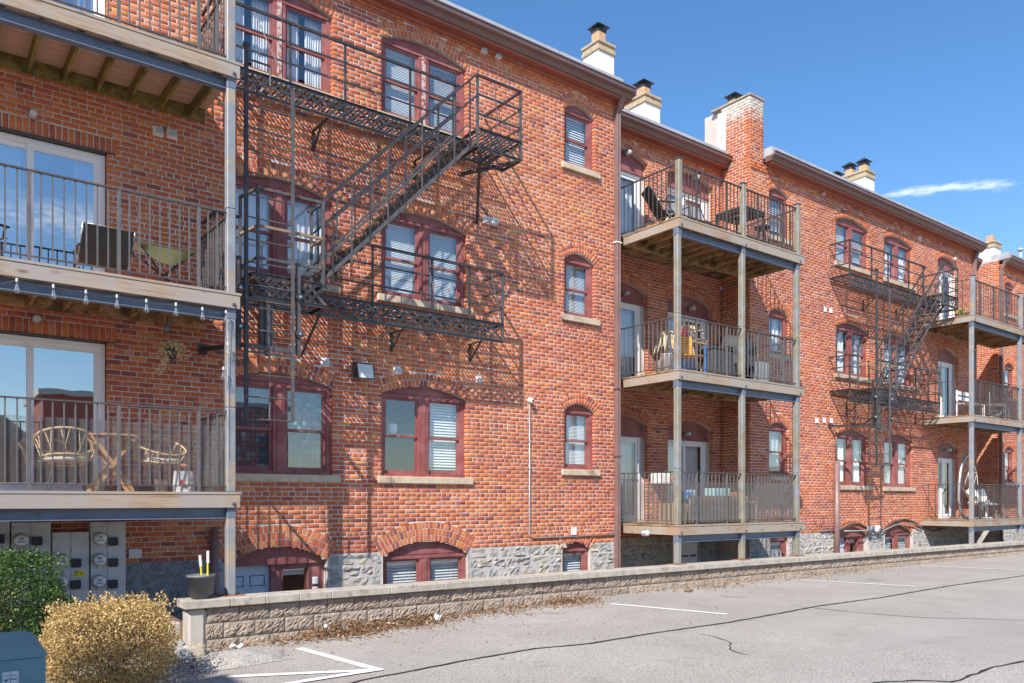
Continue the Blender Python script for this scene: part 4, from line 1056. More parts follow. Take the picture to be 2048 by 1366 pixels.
    for x in (3.60, 4.44):
        m = MB(); m.box(x-.03,x+.03,LY+.03,LY+.08,2.05,3.30); gd = add(m, 'ladder_guide', 'iron' if x < 4 else 'iron_worn', lad)
        for zc in (2.86, 2.34):
            m = MB(); m.lathe([(.055,-.02),(.055,-.005),(.03,0),(.03,.02),(.055,.025),(.055,.04)], (x, LY, zc), 14, 'y'); add(m, 'guide_roller', 'iron', gd) if False else m.build('guide_roller', M['iron'], lad)
            m = MB(); m.lathe([(.02,-.04),(.02,-.0205)], (x, LY, zc), 8, 'y'); m.build('roller_bolt', M['bolt'], lad)
    for (z, hh) in ((2.74,.05),(2.08,.06)):
        m = MB(); m.box(3.60,4.47,LY+.085,LY+.13,z,z+hh); add(m, 'guide_crossbar', 'iron_worn', lad)
    m = MB(); m.box(3.93,4.11,LY+.135,LY+.22,2.13,2.80); m.box(3.99,4.05,LY+.10,LY+.1345,2.0,2.9); add(m, 'counterweight', 'iron_worn', lad)
    m = MB(); m.bar((3.46,-.02,2.19),(3.62,LY+.1,2.10), .05, .06); m.box(3.40,3.52,-.02,-.003,2.12,2.27); add(m, 'guide_arm', 'iron', lad)
    m = MB(); m.bar((4.5,-.02,2.30),(4.46,LY+.1,2.12), .05, .05); add(m, 'guide_arm', 'iron', lad)
    return t
M['wood_rail'] = plain('rusted_brown_rail', (.27,.19,.12), .7, var=.3)
M['bolt'] = plain('galvanised_bolt', (.5,.5,.52), .35, .6)
fe = fire_escape('large black iron fire escape with stair and drop ladder beside the left balconies')
fe2 = copy_tree(fe); fe2.location = (16.40, 0, -.19); fe2['label'] = 'black iron fire escape on the far facade beside the right-hand balconies'
# ============================================================ fixtures on the walls
def vent_hood(label, px, py, w_=.11, Y=0., group='small wall vents'):
    x, z = at(px, py, Y); t = thing('wall_vent', label, 'vent', (x, Y, z), 0, group); h = w_
    m = MB(); m.add([(-h/2,-.004,-h/2),(h/2,-.004,-h/2),(h/2,-.004,h/2),(-h/2,-.004,h/2),(-h/2,-.09,-h/2),(h/2,-.09,-h/2),(h/2,-.03,h/2),(-h/2,-.03,h/2)], [(0,1,2,3),(4,7,6,5),(0,4,5,1),(1,5,6,2),(2,6,7,3),(3,7,4,0)])
    m.box(-h/2-.015,h/2+.015,-.005,.0,-h/2-.012,h/2+.015); m.build('hood', M['vinyl'], t)
    g = MB()
    for k in range(4): g.box(-h/2+.008, h/2-.008, -.094, -.0905, -h/2+.01+k*h*.16, -h/2+.014+k*h*.16+.006)
    g.build('louvre', M['galv'], t); return t
def louvre(label, px, py, w_=.12, h=.12, Y=0., group='louvred wall vents'):
    x, z = at(px, py, Y); t = thing('louvre_vent', label, 'vent', (x, Y, z), 0, group)
    f = MB(); f.box(-w_/2,-w_/2+.015,-.022,-.003,-h/2,h/2); f.box(w_/2-.015,w_/2,-.022,-.003,-h/2,h/2); f.box(-w_/2+.015,w_/2-.015,-.022,-.003,h/2-.015,h/2); f.box(-w_/2+.015,w_/2-.015,-.022,-.003,-h/2,-h/2+.015)
    f.box(-w_/2+.016,w_/2-.016,-.006,-.004,-h/2+.016,h/2-.016); f.build('frame', M['vinyl'], t)
    for k in range(3):
        z0 = -h/2+.02+k*(h-.03)/3; s = MB(); s.add([(-w_/2+.016,-.024,z0),(w_/2-.016,-.024,z0),(w_/2-.016,-.008,z0+(h-.04)/3),(-w_/2+.016,-.008,z0+(h-.04)/3)], [(0,1,2,3)]); s.build('slat', M['vinyl'], t)
    return t
M['galv'] = plain('galvanised_steel', (.48,.48,.48), .4, .5)
vent_hood('pale vent hood left of a pair above the middle left balcony', 316, 263); vent_hood('pale vent hood right of a pair above the middle left balcony', 344, 269)
vent_hood('white vent hood under the eaves, left of a pair beside the top arched window', 965, 102); vent_hood('white vent hood under the eaves, right of a pair beside the top arched window', 994, 113)
vent_hood('metal vent hood, left of a touching pair right of the middle arched window', 972, 440); vent_hood('metal vent hood, right of a touching pair right of the middle arched window', 987, 444)
vent_hood('pale vent hood left of the floodlight', 650, 725); vent_hood('pale vent hood just right of the floodlight above an arch', 794, 741); vent_hood('small vent hood at the right end of the lower window arch', 957, 759, .09)
louvre('white louvred vent above the small basement window', 1147, 1062, .125, .15)
louvre('white louvred vent low on the wall beside the electric meters', 270, 1107, .16, .12)
louvre('white louvred vent high under the far gutter', 1646, 385, .12, .16)
louvre('white louvred vent, left of a pair on the far wall beside upper windows', 1650, 619, .11, .13); louvre('white louvred vent, right of a pair on the far wall beside upper windows', 1661, 621, .11, .13)
for px, lab in ((1633,'left'),(1648,'middle'),(1662,'right')): louvre(lab + 'most of three white louvred vents in a row on the far wall', px, 841, .12, .13)
louvre('white vent beside the top far arched window', 1839, 478, .14, .1)
def jar_lamp(label, px, py, Y=0., s=1., hang=False):
    """caged jelly-jar lamp"""
    x, z = at(px, py, Y); t = thing('wall_lamp', label, 'lamp', (x, Y, z), 0, 'caged wall lamps')
    m = MB(); m.lathe([(.05*s,-.005),(.05*s,-.03),(.042*s,-.05)], (0,0,0), 14, 'y'); m.build('base', M['galv'], t, True)
    g = MB(); g.lathe([(.036*s,-.05),(.045*s,-.08),(.045*s,-.13),(.03*s,-.155),(.005,-.165)], (0,0,0), 14, 'y'); g.build('glass_jar', M['frost'], t, True)
    c = MB()
    for k in range(6):
        a = k*math.pi/3; ca, sa = math.cos(a)*.05*s, math.sin(a)*.05*s; c.tube([(ca,-.05,sa),(ca,-.135,sa),(ca*.4,-.17,sa*.4)], .0035, 5)
    c.tube([(.05*s*math.cos(a),-.10,.05*s*math.sin(a)) for a in [i*math.pi/8 for i in range(16)]], .0035, 5, closed=True); c.build('cage', M['galv'], t)
    return t
M['frost'] = plain('frosted_glass', (.62,.63,.62), .25)
jar_lamp('caged lamp above the middle left sliding door', 65, 232); jar_lamp('caged lamp above the lowest left sliding door', 72, 639)
jar_lamp('caged lamp in the top left arch of the recess', 1252, 308, RD+.1, 1.2); jar_lamp('caged lamp above the top right recess door', 1388, 357, RD+.1, 1.2)
jar_lamp('caged lamp in the middle left arch of the recess', 1248, 588, RD+.1); jar_lamp('caged lamp above the middle right recess door', 1380, 618, RD+.1, 1.2)
jar_lamp('caged lamp above the lowest recess door', 1371, 868, RD+.1, 1.1); jar_lamp('caged lamp under the front edge of the lowest recess balcony', 1285, 1066, -1.53, 1.1)
jar_lamp('caged lamp above the top far balcony door', 1903, 520, .1, 1.3); jar_lamp('caged lamp above the lowest far balcony door', 1893, 900, .1, 1.2)
# floodlight
x, z = at(722, 743); t = thing('floodlight', 'square black-framed floodlight on the brick between two arched windows', 'floodlight', (x,0,z))
m = MB(); m.add([(-.17,-.04,-.12),(.15,-.04,-.12),(.15,-.04,.13),(-.17,-.04,.13),(-.16,-.20,-.15),(.16,-.20,-.15),(.16,-.14,.12),(-.16,-.14,.12)], [(0,1,2,3),(4,7,6,5),(0,4,5,1),(1,5,6,2),(2,6,7,3),(3,7,4,0)]); m.box(-.06,.06,-.04,0,-.05,.05); m.build('housing', M['iron'], t)
MB().add([(-.135,-.201,-.128),(.135,-.201,-.128),(.135,-.1455,.10),(-.135,-.1455,.10)], [(0,1,2,3)]).build('lens', M['frost'], t)
# security camera with its conduit
x, z = at(1058, 801); t = thing('security_camera', 'white dome security camera on the brick wall', 'camera', (x,0,z))
m = MB(); m.lathe([(.045,-.0),(.05,-.03),(.05,-.05)], (0,0,0), 14, 'y'); m.lathe([(.0,-.13),(.03,-.125),(.048,-.10),(.05,-.07),(.04,-.05)], (-.0,0,-.01), 14, 'y'); m.build('body', M['vinyl'], t, True)
MB().lathe([(.022,-.134),(.024,-.124)], (0,0,-.01), 10, 'y').build('lens', M['iron'], t)
t2 = thing('conduit', 'thin grey conduit running down from the security camera and right to the downspout', 'conduit', (x,0,z))
_, zc = at(1058, 1076)
MB().tube([(0,-.02,-.06),(0,-.02,zc-z+.10),(.02,-.02,zc-z+.04),(.08,-.02,zc-z),(11.80-x,-.02,zc-z)], .013, 8).build('pipe', M['galv'], t2, True)
for k in (.5,.3): MB().box(-.03,.03,-.036,-.002,(zc-z)*k,(zc-z)*k+.02).build('clip', M['galv'], t2)
# cable and pipes along the far basement arches
t = thing('wall_cable', 'grey cable looping over the far basement arches', 'cable', (20.2,0,-1.0))
pts = [at(*p) for p in [(1640,1063),(1676,1061),(1684,1057),(1700,1048),(1716,1047),(1730,1054),(1738,1058),(1755,1060),(1768,1058),(1785,1044),(1805,1038),(1822,1042),(1838,1052),(1850,1057),(1866,1062),(1884,1057)]]
MB().tube([(p[0]-20.2,-.03,p[1]+1.0) for p in pts], .022, 6).build('cable', M['rail'], t, True)
pts = [at(*p) for p in [(1684,1062),(1735,1061),(1760,1062),(1785,1050),(1805,1046),(1820,1047),(1840,1055)]]
MB().tube([(p[0]-20.2,-.07,p[1]+1.0) for p in pts], .018, 6).build('conduit', M['galv'], t, True)
for px in (1735, 1750):
    p = at(px, 1058); MB().lathe([(.11,-.12),(.11,-.02),(.05,-.0)], (p[0]-20.2,0,p[1]+1.0), 14, 'y').build('junction_box', M['vinyl' if px > 1740 else 'galv'], t, True)

# ============================================================ electric meters
M['cabinet'] = plain('grey_cabinet_paint', (.52,.54,.56), .45, .1, var=.08, dirt=(.33,.34,.35), ds=3, dlo=.55, dhi=.8)
M['meter_ring'] = plain('meter_ring_aluminium', (.50,.49,.47), .35, .6); M['meter_face'] = plain('meter_face_white', (.74,.75,.76), .35)
M['lcd'] = plain('meter_display', (.28,.29,.25), .3); M['blue'] = plain('meter_blue_band', (.05,.30,.58), .4); M['black'] = plain('black_plastic', (.035,.036,.04), .5)
M['yellow'] = plain('yellow_warning_label', (.82,.66,.03), .5)
def cabinet(label, px0, px1, py0, py1, meters, split, covers, lines=(), mark=None):
    x0, z1 = at(px0, py0, -.2); x1, _ = at(px1, py0, -.2); _, z0 = at(px0, py1, -.2)
    t = thing('meter_cabinet', label, 'electric meter box', (x0, -.2, z0), 0, 'grey meter cabinets')
    W, H = x1-x0, z1-z0
    MB().bbox(.003, W-.003, 0, .195, 0, H, .006).build('case', M['cabinet'], t)
    xs_ = atx(split, -.2)-x0
    g = MB(); g.box(xs_-.003, xs_+.003, -.0025, .002, .01, H-.01)
    for py in lines: zz_ = at(px0, py, -.2)[1]-z0; g.box(.01, xs_-.004, -.0025, .002, zz_-.002, zz_+.002)
    for (u, v) in ((.06,.93),(.94,.62)): g.lathe([(.008,-.006),(.008,.0)], (W*u,0,H*v), 8, 'y')
    g.build('panel_joint', M['groove'], t)
    for (px, py) in meters:
        a, b = at(px, py, -.2); a -= x0; b -= z0
        m = MB().lathe([(.085,.0),(.088,-.02),(.085,-.05),(.078,-.055)], (a,0,b), 24, 'y').build('meter', M['meter_ring'], t, True)
        MB().lathe([(.077,-.0551),(.072,-.095),(.062,-.112)], (a,0,b), 24, 'y').build('meter_dome', M['meter_face'], m, True)
        MB().box(a-.028,a+.022,-.1160,-.1125,b+.008,b+.036).build('meter_display', M['lcd'], m); MB().box(a-.045,a+.036,-.1155,-.1125,b-.026,b-.010).build('meter_band', M['blue'], m)
        MB().box(a-.014,a+.014,-.03,-.005,b-.115,b-.084).build('meter_seal', M['meter_ring'], m)
    for (px, py) in covers:
        a, b = at(px, py, -.2); a -= x0; b -= z0; c = MB(); w_, h_ = .056, .056
        c.prism([(a-w_,b+h_),(a-w_,b-h_*.75),(a-w_*.75,b-h_),(a+w_*.75,b-h_),(a+w_,b-h_*.75),(a+w_,b+h_)], -.05, -.0005); c.build('breaker_cover', M['black'], t)
    if mark:
        a, b = at(*mark, -.2); a -= x0; b -= z0
        s = MB().box(a-.062,a+.062,-.003,-.0005,b-.038,b+.038).build('warning_label', M['yellow'], t)
        k = MB(); k.box(a-.058,a-.005,-.0045,-.0032,b+.018,b+.032)
        for i in range(4): k.box(a-.056,a-.012+.004*(i%2),-.0045,-.0032,b+.006-i*.011,b+.010-i*.011)
        k.box(a+.012,a+.052,-.0045,-.0032,b-.004,b+.002); k.box(a+.02,a+.026,-.0045,-.0032,b-.012,b+.010); k.box(a+.036,a+.042,-.0045,-.0032,b-.010,b+.012); k.build('label_print', M['black'], s)
    return t
cabinet('grey meter cabinet at the left picture edge, mostly cut off', -52, 20, 1043, 1215, [(-30,1080)], -12, [(-2,1078)])
cabinet('grey meter cabinet behind the green bush with one meter showing above it', 22, 102, 1045, 1215, [(42,1080),(40,1118)], 61, [(74,1082),(73,1121)], (1054,1098,1140))
cabinet('lower grey meter cabinet with the yellow warning label', 104, 179, 1065, 1210, [(123,1120),(121,1163)], 141, [(152,1126),(151,1169)], (1096,1139,1180), (158,1147))
cabinet('grey meter cabinet with a column of three meters, nearest the stone wall', 181, 252, 1044, 1206, [(199,1077),(198,1119),(197,1162)], 215, [(226,1083),(226,1125),(225,1168)], (1054,1095,1137,1180))

# ============================================================ string of bulbs under the middle left balcony
t = thing('string_lights', 'string of clear bulbs hung along the blue beam of the middle left balcony', 'string lights', (1.0,-1.55,2.5))
pts = []; bp = [(-34,571),(34,565),(107,577),(172,588),(234,597),(293,606),(352,613),(405,622),(452,628)]
for k, (px, py) in enumerate(bp):
    X_, Z_ = at(px, py, -1.55); pts.append((X_, Z_))
wire = []
for (a, b) in zip(pts[:-1], pts[1:]):
    for i in range(6): u = i/6; wire.append((a[0]+(b[0]-a[0])*u-1.0, 0, a[1]+(b[1]-a[1])*u + .03 - .03*math.sin(u*math.pi)-2.5))
X2, Z2 = at(447, 760, -1.55); wire += [(pts[-1][0]-1.0, 0, pts[-1][1]-2.47), (X2-1.0, 0, Z2-2.5+.1), (X2-1.0, 0, Z2-3.4)]
MB().tube(wire, .004, 5).build('wire', M['rail'], t)
def bulb(X_, Z_, par):
    b = MB().lathe([(.012,0),(.012,-.03),(.02,-.05),(.036,-.085),(.038,-.105),(.026,-.128),(.004,-.136)], (X_-1.0, 0, Z_-2.5+.01), 12).build('bulb', M['bulb'], par, True)
    MB().lathe([(.014,.0),(.014,.035),(.008,.04)], (X_-1.0, 0, Z_-2.5+.008), 10).build('socket', M['frost'], b)
    MB().tube([(X_-1.0-.008,0,Z_-2.5-.02),(X_-1.0-.012,0,Z_-2.5-.08),(X_-1.0,0,Z_-2.5-.06),(X_-1.0+.012,0,Z_-2.5-.08),(X_-1.0+.008,0,Z_-2.5-.02)], .0025, 4).build('filament', M['frost'], b)
for p in pts: bulb(*p, t)
bulb(*at(447,741,-1.55), t); bulb(*at(456,692,-1.56), t)
# hanging pot with dried trailing plant, and the little spot lamp beside it
M['dry'] = plain('dry_straw_leaves', (.78,.55,.28), .9, var=.4, vs_=40)
x, z = at(343, 708, -.75); t = thing('hanging_planter', 'dried trailing plant in a hanging black pot under the middle left balcony', 'hanging plant', (x,-.75,z))
m = MB().lathe([(.05,-.07),(.075,.05),(.08,.06),(.07,.06)], (0,0,0), 14).build('pot', M['black'], t, True)
MB().tube([(0,0,.06),(-.01,0,.55)], .003, 4).build('hanger', M['iron'], t)
v = []; f = []
def leaf(v, f, p, s):
    d = Vector((random.gauss(0,1),random.gauss(0,1),random.gauss(0,1))).normalized(); e = d.orthogonal().normalized()
    b = len(v); q = Vector(p); v += [tuple(q), tuple(q+d*s*.5+e*s*.3), tuple(q+d*s), tuple(q+d*s*.5-e*s*.3)]; f.append((b,b+1,b+2,b+3))
for k in range(44):
    a = random.uniform(0, 6.28); L_ = random.uniform(.10,.26); n = 14
    for i in range(n):
        u = i/n; leaf(v, f, (math.cos(a)*L_*u, math.sin(a)*L_*u*.6, .06+.10*math.sin(u*3.1)-.12*u*u+random.gauss(0,.012)), .045)
for k in range(90):
    u = random.random(); leaf(v, f, (-.05-.14*u+random.gauss(0,.02), -.05+random.gauss(0,.02), .02-.33*u+random.gauss(0,.02)), .05)
stuff(raw('foliage', np.array(v), np.array(f), M['dry'], t))
x, z = at(334, 655, -.8); t = thing('spot_lamp', 'small dark clip spot lamp under the middle left balcony', 'lamp', (x,-.8,z))
MB().lathe([(.03,-.05),(.035,.0),(.02,.05),(.01,.06)], (0,0,0), 10).build('shade', M['beam'], t, True); MB().bar((0,0,.06),(.02,.02,.16),.015).build('clip', M['iron'], t)
# ============================================================ furniture and things on the balconies
M['sling'] = plain('charcoal_sling_fabric', (.075,.072,.07), .85); M['sling_grey'] = plain('taupe_sling_fabric', (.16,.145,.125), .85)
M['chrome'] = plain('silver_tube', (.42,.42,.43), .35, .6); M['sage'] = plain('pale_green_canvas', (.45,.52,.38), .9); M['olive'] = plain('olive_canvas', (.22,.22,.09), .9)
M['rattan'] = wood('rattan', (.55,.40,.22), (.33,.21,.10), (30,30,30), knots=False, obj=True); M['cushion'] = plain('pale_cushion', (.60,.56,.50), .95)
M['white'] = plain('white_plastic', (.74,.74,.73), .45); M['orange'] = plain('orange_slat_paint', (.80,.36,.03), .5); M['terracotta'] = plain('terracotta', (.52,.21,.11), .85)
M['teal'] = plain('teal_planter', (.36,.55,.57), .6); M['card'] = plain('cardboard', (.47,.32,.19), .9); M['bluetarp'] = plain('blue_fabric', (.05,.22,.58), .7)
M['red'] = plain('red_bucket', (.62,.10,.13), .5); M['grillcover'] = plain('grey_seat_cover', (.20,.20,.22), .8, vs_=5, var=.3); M['grilldark'] = plain('black_grill_cover', (.055,.055,.06), .7, vs_=5, var=.3); M['canvas'] = plain('cream_canvas', (.68,.64,.58), .95)
M['steelblue'] = plain('grey_blue_frame', (.25,.29,.35), .45)
def sling_chair(label, loc, rz, recl=.5, mat='sling', tube='chrome', group='folding sling chairs'):
    """folding garden chair: tube frame, sling seat and back; faces -Y locally"""
    t = thing('garden_chair', label, 'chair', loc, rz, group); w_ = .26
    for s in (-w_, w_):
        m = MB(); m.tube([(s,-.28,.0),(s,.05,.40),(s,.30+recl*.35,.95)], .013, 7); m.tube([(s,.30,.0),(s,-.05,.36),(s,-.24,.44)], .013, 7); m.build('side_frame', M[tube], t, True)
        a = MB(); a.bbox(s-.025,s+.025,-.27,.24,.60,.63,.01); a.bar((s,-.2,.44),(s,-.22,.60),.02); a.bar((s,.18,.62),(s,.20+recl*.1,.70),.02); a.build('armrest', M['black'], t)
    MB().sheet(lambda u, v: (-w_+2*w_*u, -.25+.35*v, .44-.05*math.sin(v*3.1)), 6, 6).build('seat', M[mat], t, True)
    MB().sheet(lambda u, v: (-w_+2*w_*u, .10+(.20+recl*.35)*v, .40+.55*v), 6, 6).build('backrest', M[mat], t, True)
    m = MB()
    for (y, z) in ((-.28,.012),(.30,.012),(.30+recl*.35,.945)): m.tube([(-w_,y,z),(w_,y,z)], .012, 6)
    m.build('cross_tube', M[tube], t, True); return t
def on_deck(px, py, Y, zd):  # place by column only
    return (atx(px, Y), Y, zd)
zL = (.106, 2.701, 5.711); zR = (-.489, 2.571, 5.566); zB = (-.579, 2.511, 5.461)
sling_chair('charcoal sling chair seen from behind on the middle left balcony', (1.98,-.95,zL[1]), R(180), .3).scale = (1.1,1,.63)
sling_chair('taupe reclining chair cut off at the left edge of the middle left balcony', (.62,-.95,zL[1]), R(115), .6, 'sling_grey').scale = (1,1,.75)
t = thing('folding_table', 'small folding camp table with sagging pale green canvas top', 'table', (2.74,-.72,zL[1])); t.scale = (1.1,1,1.22)
MB().sheet(lambda u, v: (-.32+.64*u, -.24+.48*v, .50-.10*math.sin(u*3.14)*math.sin(v*3.14)+.03*abs(u-.5)), 8, 6).build('canvas_top', M['sage'], t, True)
MB().sheet(lambda u, v: (-.32+.64*u, -.24+.05*v, .50-.16*v*math.sin(u*3.14)-.02), 8, 4).build('canvas_valance', M['olive'], t, True)
for a, b in (((-.32,-.24,.5),(.26,.2,0)),((.32,-.24,.5),(-.26,.2,0)),((-.32,.24,.5),(.26,-.2,0)),((.32,.24,.5),(-.26,-.2,0))): MB().tube([a,b], .011, 6).build('leg', M['black'], t)
# bistro set on the lowest left balcony
t = thing('bistro_table', 'round folding wooden bistro table behind the mesh railing', 'table', (2.10,-.78,zL[0]))
for k in range(7):
    y = -.26+k*.086; h = math.sqrt(max(.004, .30**2-y*y)); MB().bbox(-h,h,y-.039,y+.039,.70,.722,.006).build('top_slat', M['wood'], t)
for s in (-.16,.16):
    for q in (1,-1): m = MB(); m.bar((-.24*q,s+.02*q,.70),(.24*q,s+.02*q,0), .022, .045); m.build('leg', M['wood'], t)
for z in (.12,.60): MB().tube([(-.2 if z>.3 else .2,-.16,z),(-.2 if z>.3 else .2,.16,z)], .012, 6).build('stretcher', M['wood'], t)
def rattan_chair(label, loc, rz):
    t = thing('rattan_chair', label, 'chair', loc, rz, 'round rattan chairs'); N = 40
    ring = lambda r, z, tilt, n=N: [(r*math.cos(a), r*math.sin(a)*.95 + tilt*.0, z + tilt*math.sin(a)) for a in [2*math.pi*i/n for i in range(n)]]
    m = MB(); m.tube(ring(.38,.66,.16), .015, 6, closed=True); m.build('rim', M['rattan'], t, True)
    m = MB(); m.tube(ring(.30,.44,.05), .013, 6, closed=True); m.tube(ring(.20,.37,.02), .012, 6, closed=True); m.build('seat_ring', M['rattan'], t, True)
    m = MB()
    for i in range(22):
        a = 2*math.pi*i/22; b_ = a+.22*(1 if i % 2 else -1)
        m.tube([(.38*math.cos(a),.36*math.sin(a),.66+.16*math.sin(a)),(.30*math.cos(b_),.285*math.sin(b_),.44+.05*math.sin(b_)),(.20*math.cos(b_),.19*math.sin(b_),.37+.02*math.sin(b_))], .007, 5)
    m.build('woven_strand', M['rattan'], t, True)
    m = MB(); m.lathe([(.02,.39),(.26,.40),(.285,.43),(.26,.46),(.02,.47)], (0,0,0), 18); m.build('cushion', M['cushion'], t, True)
    for a in (.8,2.3,3.9,5.4): MB().tube([(.20*math.cos(a),.19*math.sin(a),.37),(.33*math.cos(a),.31*math.sin(a),0)], .009, 6).build('leg', M['iron'], t)
    return t
rattan_chair('round rattan chair right of the bistro table', (2.68,-.72,zL[0]), R(20)).scale = (.92,.92,.95); rattan_chair('round rattan chair left of the bistro table', (1.62,-.62,zL[0]), R(170)).scale = (.92,.92,.95)
t = thing('white_bag', 'white bag with red and black print at the corner of the lowest left balcony', 'bag', (2.89,-1.15,zL[0]))
m = MB(); m.sheet(lambda u, v: ((.15-.03*v)*math.cos(u*6.283)*(1+.05*math.sin(u*25)), (.09-.06*v)*math.sin(u*6.283), .27*v), 24, 6); m.build('sack', M['white'], t, True)
k = MB(); k.box(-.075,-.01,-.105,-.098,.09,.15); k.build('red_print', M['red'], t)
def text(s, size, loc, mat, parent, rot=(R(90),0,0), name='lettering'):
    cu = bpy.data.curves.new(name, 'FONT'); cu.body = s; cu.size = size; cu.extrude = .0008; o = bpy.data.objects.new(name+'_curve', cu); C.objects.link(o)
    dg = bpy.context.evaluated_depsgraph_get(); me = bpy.data.meshes.new_from_object(o.evaluated_get(dg)); bpy.data.objects.remove(o)
    q = link(name, me, None, parent); me.materials.clear(); me.materials.append(M[mat]); q.location = loc; q.rotation_euler = rot; return q
text('HO', .075, (.02,-.106,.125), 'black', t); text('NO', .075, (.02,-.108,.07), 'black', t)
t = thing('paint_tin', 'small tin with red rim beside the white bag', 'tin', (2.60,-1.2,zL[0]))
MB().lathe([(.075,0),(.075,.13),(.08,.135)], (0,0,0), 16).build('can', M['galv'], t, True); MB().lathe([(.082,.132),(.082,.15),(.06,.15)], (0,0,0), 16).build('rim', M['red'], t, True)
t = thing('terracotta_pot', 'terracotta pot behind the white bag', 'plant pot', (3.0,-.42,zL[0])); MB().lathe([(.11,0),(.15,.32),(.17,.33),(.17,.39),(.13,.39)], (0,0,0), 18).build('pot', M['terracotta'], t, True)
# top-left balcony: low wire shelf
t = thing('wire_rack', 'low wire rack on the topmost left balcony', 'rack', (2.75,-1.05,zL[2]))
m = MB()
for k in range(9): m.tube([(-.4+.1*k,-.12,.20),(-.4+.1*k,.12,.20)], .004, 5)
for y in (-.12,.12): m.tube([(-.4,y,.2),(.4,y,.2)], .006, 5)
m.build('shelf', M['chrome'], t)
for x in (-.4,.4):
    for y in (-.12,.12): MB().tube([(x,y,0),(x,y,.22)], .007, 5).build('leg', M['chrome'], t)
# ---- recess, top balcony
sling_chair('silver framed chair behind the corner post of the top recess balcony', (12.75,-.55,zR[2]), R(60), .4, 'sling', 'chrome')
t = thing('covered_swing', 'grey covered garden seat behind the railing of the top recess balcony', 'garden seat', (13.75,-.35,zR[2]))
MB().sheet(lambda u, v: (-.55+1.1*u, -.05+.18*v+.03*math.sin(u*20), .42+.55*v+.02*math.sin(u*9)), 24, 6).build('backrest_cover', M['grillcover'], t, True)
MB().sheet(lambda u, v: (-.55+1.1*u, -.48+.45*v, .42-.03*math.sin(u*9)), 16, 4).build('seat_cover', M['grillcover'], t, True)
for s in (-.56,.56): MB().tube([(s,-.5,0),(s,-.48,.62),(s,.0,.62),(s,.16,1.02)], .018, 6).build('side_frame', M['black'], t, True); 
for s in (-.56,.56): MB().tube([(s,.12,0),(s,.0,.45)], .018, 6).build('rear_leg', M['black'], t, True)
t = thing('bar_table', 'tall square black bar table on the top recess balcony', 'table', (15.05,-.72,zR[2]))
MB().bbox(-.40,.40,-.40,.40,.88,.92,.008).build('top', M['timber'], t); MB().box(-.38,.38,-.38,.38,.82,.879).build('apron', M['black'], t)
for a in (-.36,.36):
    for b in (-.36,.36): MB().box(a-.02,a+.02,b-.02,b+.02,0,.819).build('leg', M['black'], t)
for y in (-.36,.36): MB().box(-.34,.34,y-.012,y+.012,.25,.28).build('foot_rail', M['black'], t)
def stool(label, loc):
    t = thing('bar_stool', label, 'stool', loc, random.uniform(0,1), 'black bar stools')
    MB().lathe([(.02,.60),(.17,.60),(.18,.63),(.16,.655),(.02,.66)], (0,0,0), 18).build('seat', M['black'], t, True)
    for a in (.8,2.4,3.9,5.5): MB().tube([(.12*math.cos(a),.12*math.sin(a),.60),(.2*math.cos(a),.2*math.sin(a),0)], .012, 6).build('leg', M['black'], t)
    MB().tube([(.165*math.cos(a),.165*math.sin(a),.22) for a in [i*math.pi/8 for i in range(16)]], .008, 5, closed=True).build('foot_ring', M['black'], t)
stool('black bar stool left of the tall table, top recess balcony', (14.62,-1.0,zR[2])); stool('black bar stool right of the tall table, top recess balcony', (15.55,-.95,zR[2]))
# ---- recess, middle balcony
t = thing('orange_chair', 'orange striped slatted chair on the middle recess balcony', 'chair', (12.95,-.95,zR[1]), R(-25))
for k in range(9): MB().bbox(-.22,.22,.10+.02*k,.125+.02*k,.40+.055*k,.44+.055*k,.005).build('back_slat', M['orange'], t)
for k in range(6): MB().bbox(-.22,.22,-.30+.065*k,-.25+.065*k,.385,.405,.005).build('seat_slat', M['orange'], t)
for s in (-.23,.23):
    MB().tube([(s,-.3,0),(s,.08,.40),(s,.30,.92)], .013, 6).build('side_frame', M['wood'], t); MB().tube([(s,.22,0),(s,-.28,.39)], .013, 6).build('leg', M['wood'], t)
M['agave'] = plain('pale_dry_agave', (.62,.53,.36), .85, vs_=20, var=.3)
def agave(label, loc, pot, hgt=.5, n=18, drop=.3, mat='agave', ln=.34, cat='plant'):
    t = thing('potted_plant', label, cat, loc, 0, 'potted plants on the recess balcony')
    MB().lathe([(.09,0),(.13,hgt*.5),(.15,hgt*.52),(.12,hgt*.52)], (0,0,0), 16).build('pot', M[pot], t, True)
    MB().tube([(0,0,hgt*.5),(.01,0,hgt)], .02, 6).build('stem', M['wood'], t)
    for k in range(n):
        a = random.uniform(0,6.28); L_ = ln*random.uniform(.6,1.1); up = random.uniform(.05,.25)
        pts = [(math.cos(a)*L_*u, math.sin(a)*L_*u, hgt+up*math.sin(u*2.2)-drop*u*u) for u in [i/6 for i in range(7)]]
        nx, ny = -math.sin(a), math.cos(a); v = []; f = []
        for i, p in enumerate(pts):
            w2 = .028*math.sin(min(1,(i+.6)/6.4)*3.14); v += [(p[0]+nx*w2,p[1]+ny*w2,p[2]),(p[0]-nx*w2,p[1]-ny*w2,p[2])]
            if i: f.append((2*i-2,2*i,2*i+1,2*i-1))
        MB().add(v, f).build('leaf', M[mat], t, True)
    return t
agave('drooping pale agave in a striped pot by the left recess door', (12.42,-.9,zR[1]), 'white', .78, 16, .42)
agave('tall pale plant in a cream pot, second from the left recess wall', (12.62,-.55,zR[1]), 'canvas', .62, 10, .3)
t = thing('plant_stand', 'wooden plant stand with red bucket and dried stems behind the corner post', 'plant stand', (13.5,-.55,zR[1]))
MB().bbox(-.42,.42,-.16,.16,.80,.84,.01).build('shelf', M['wood'], t)
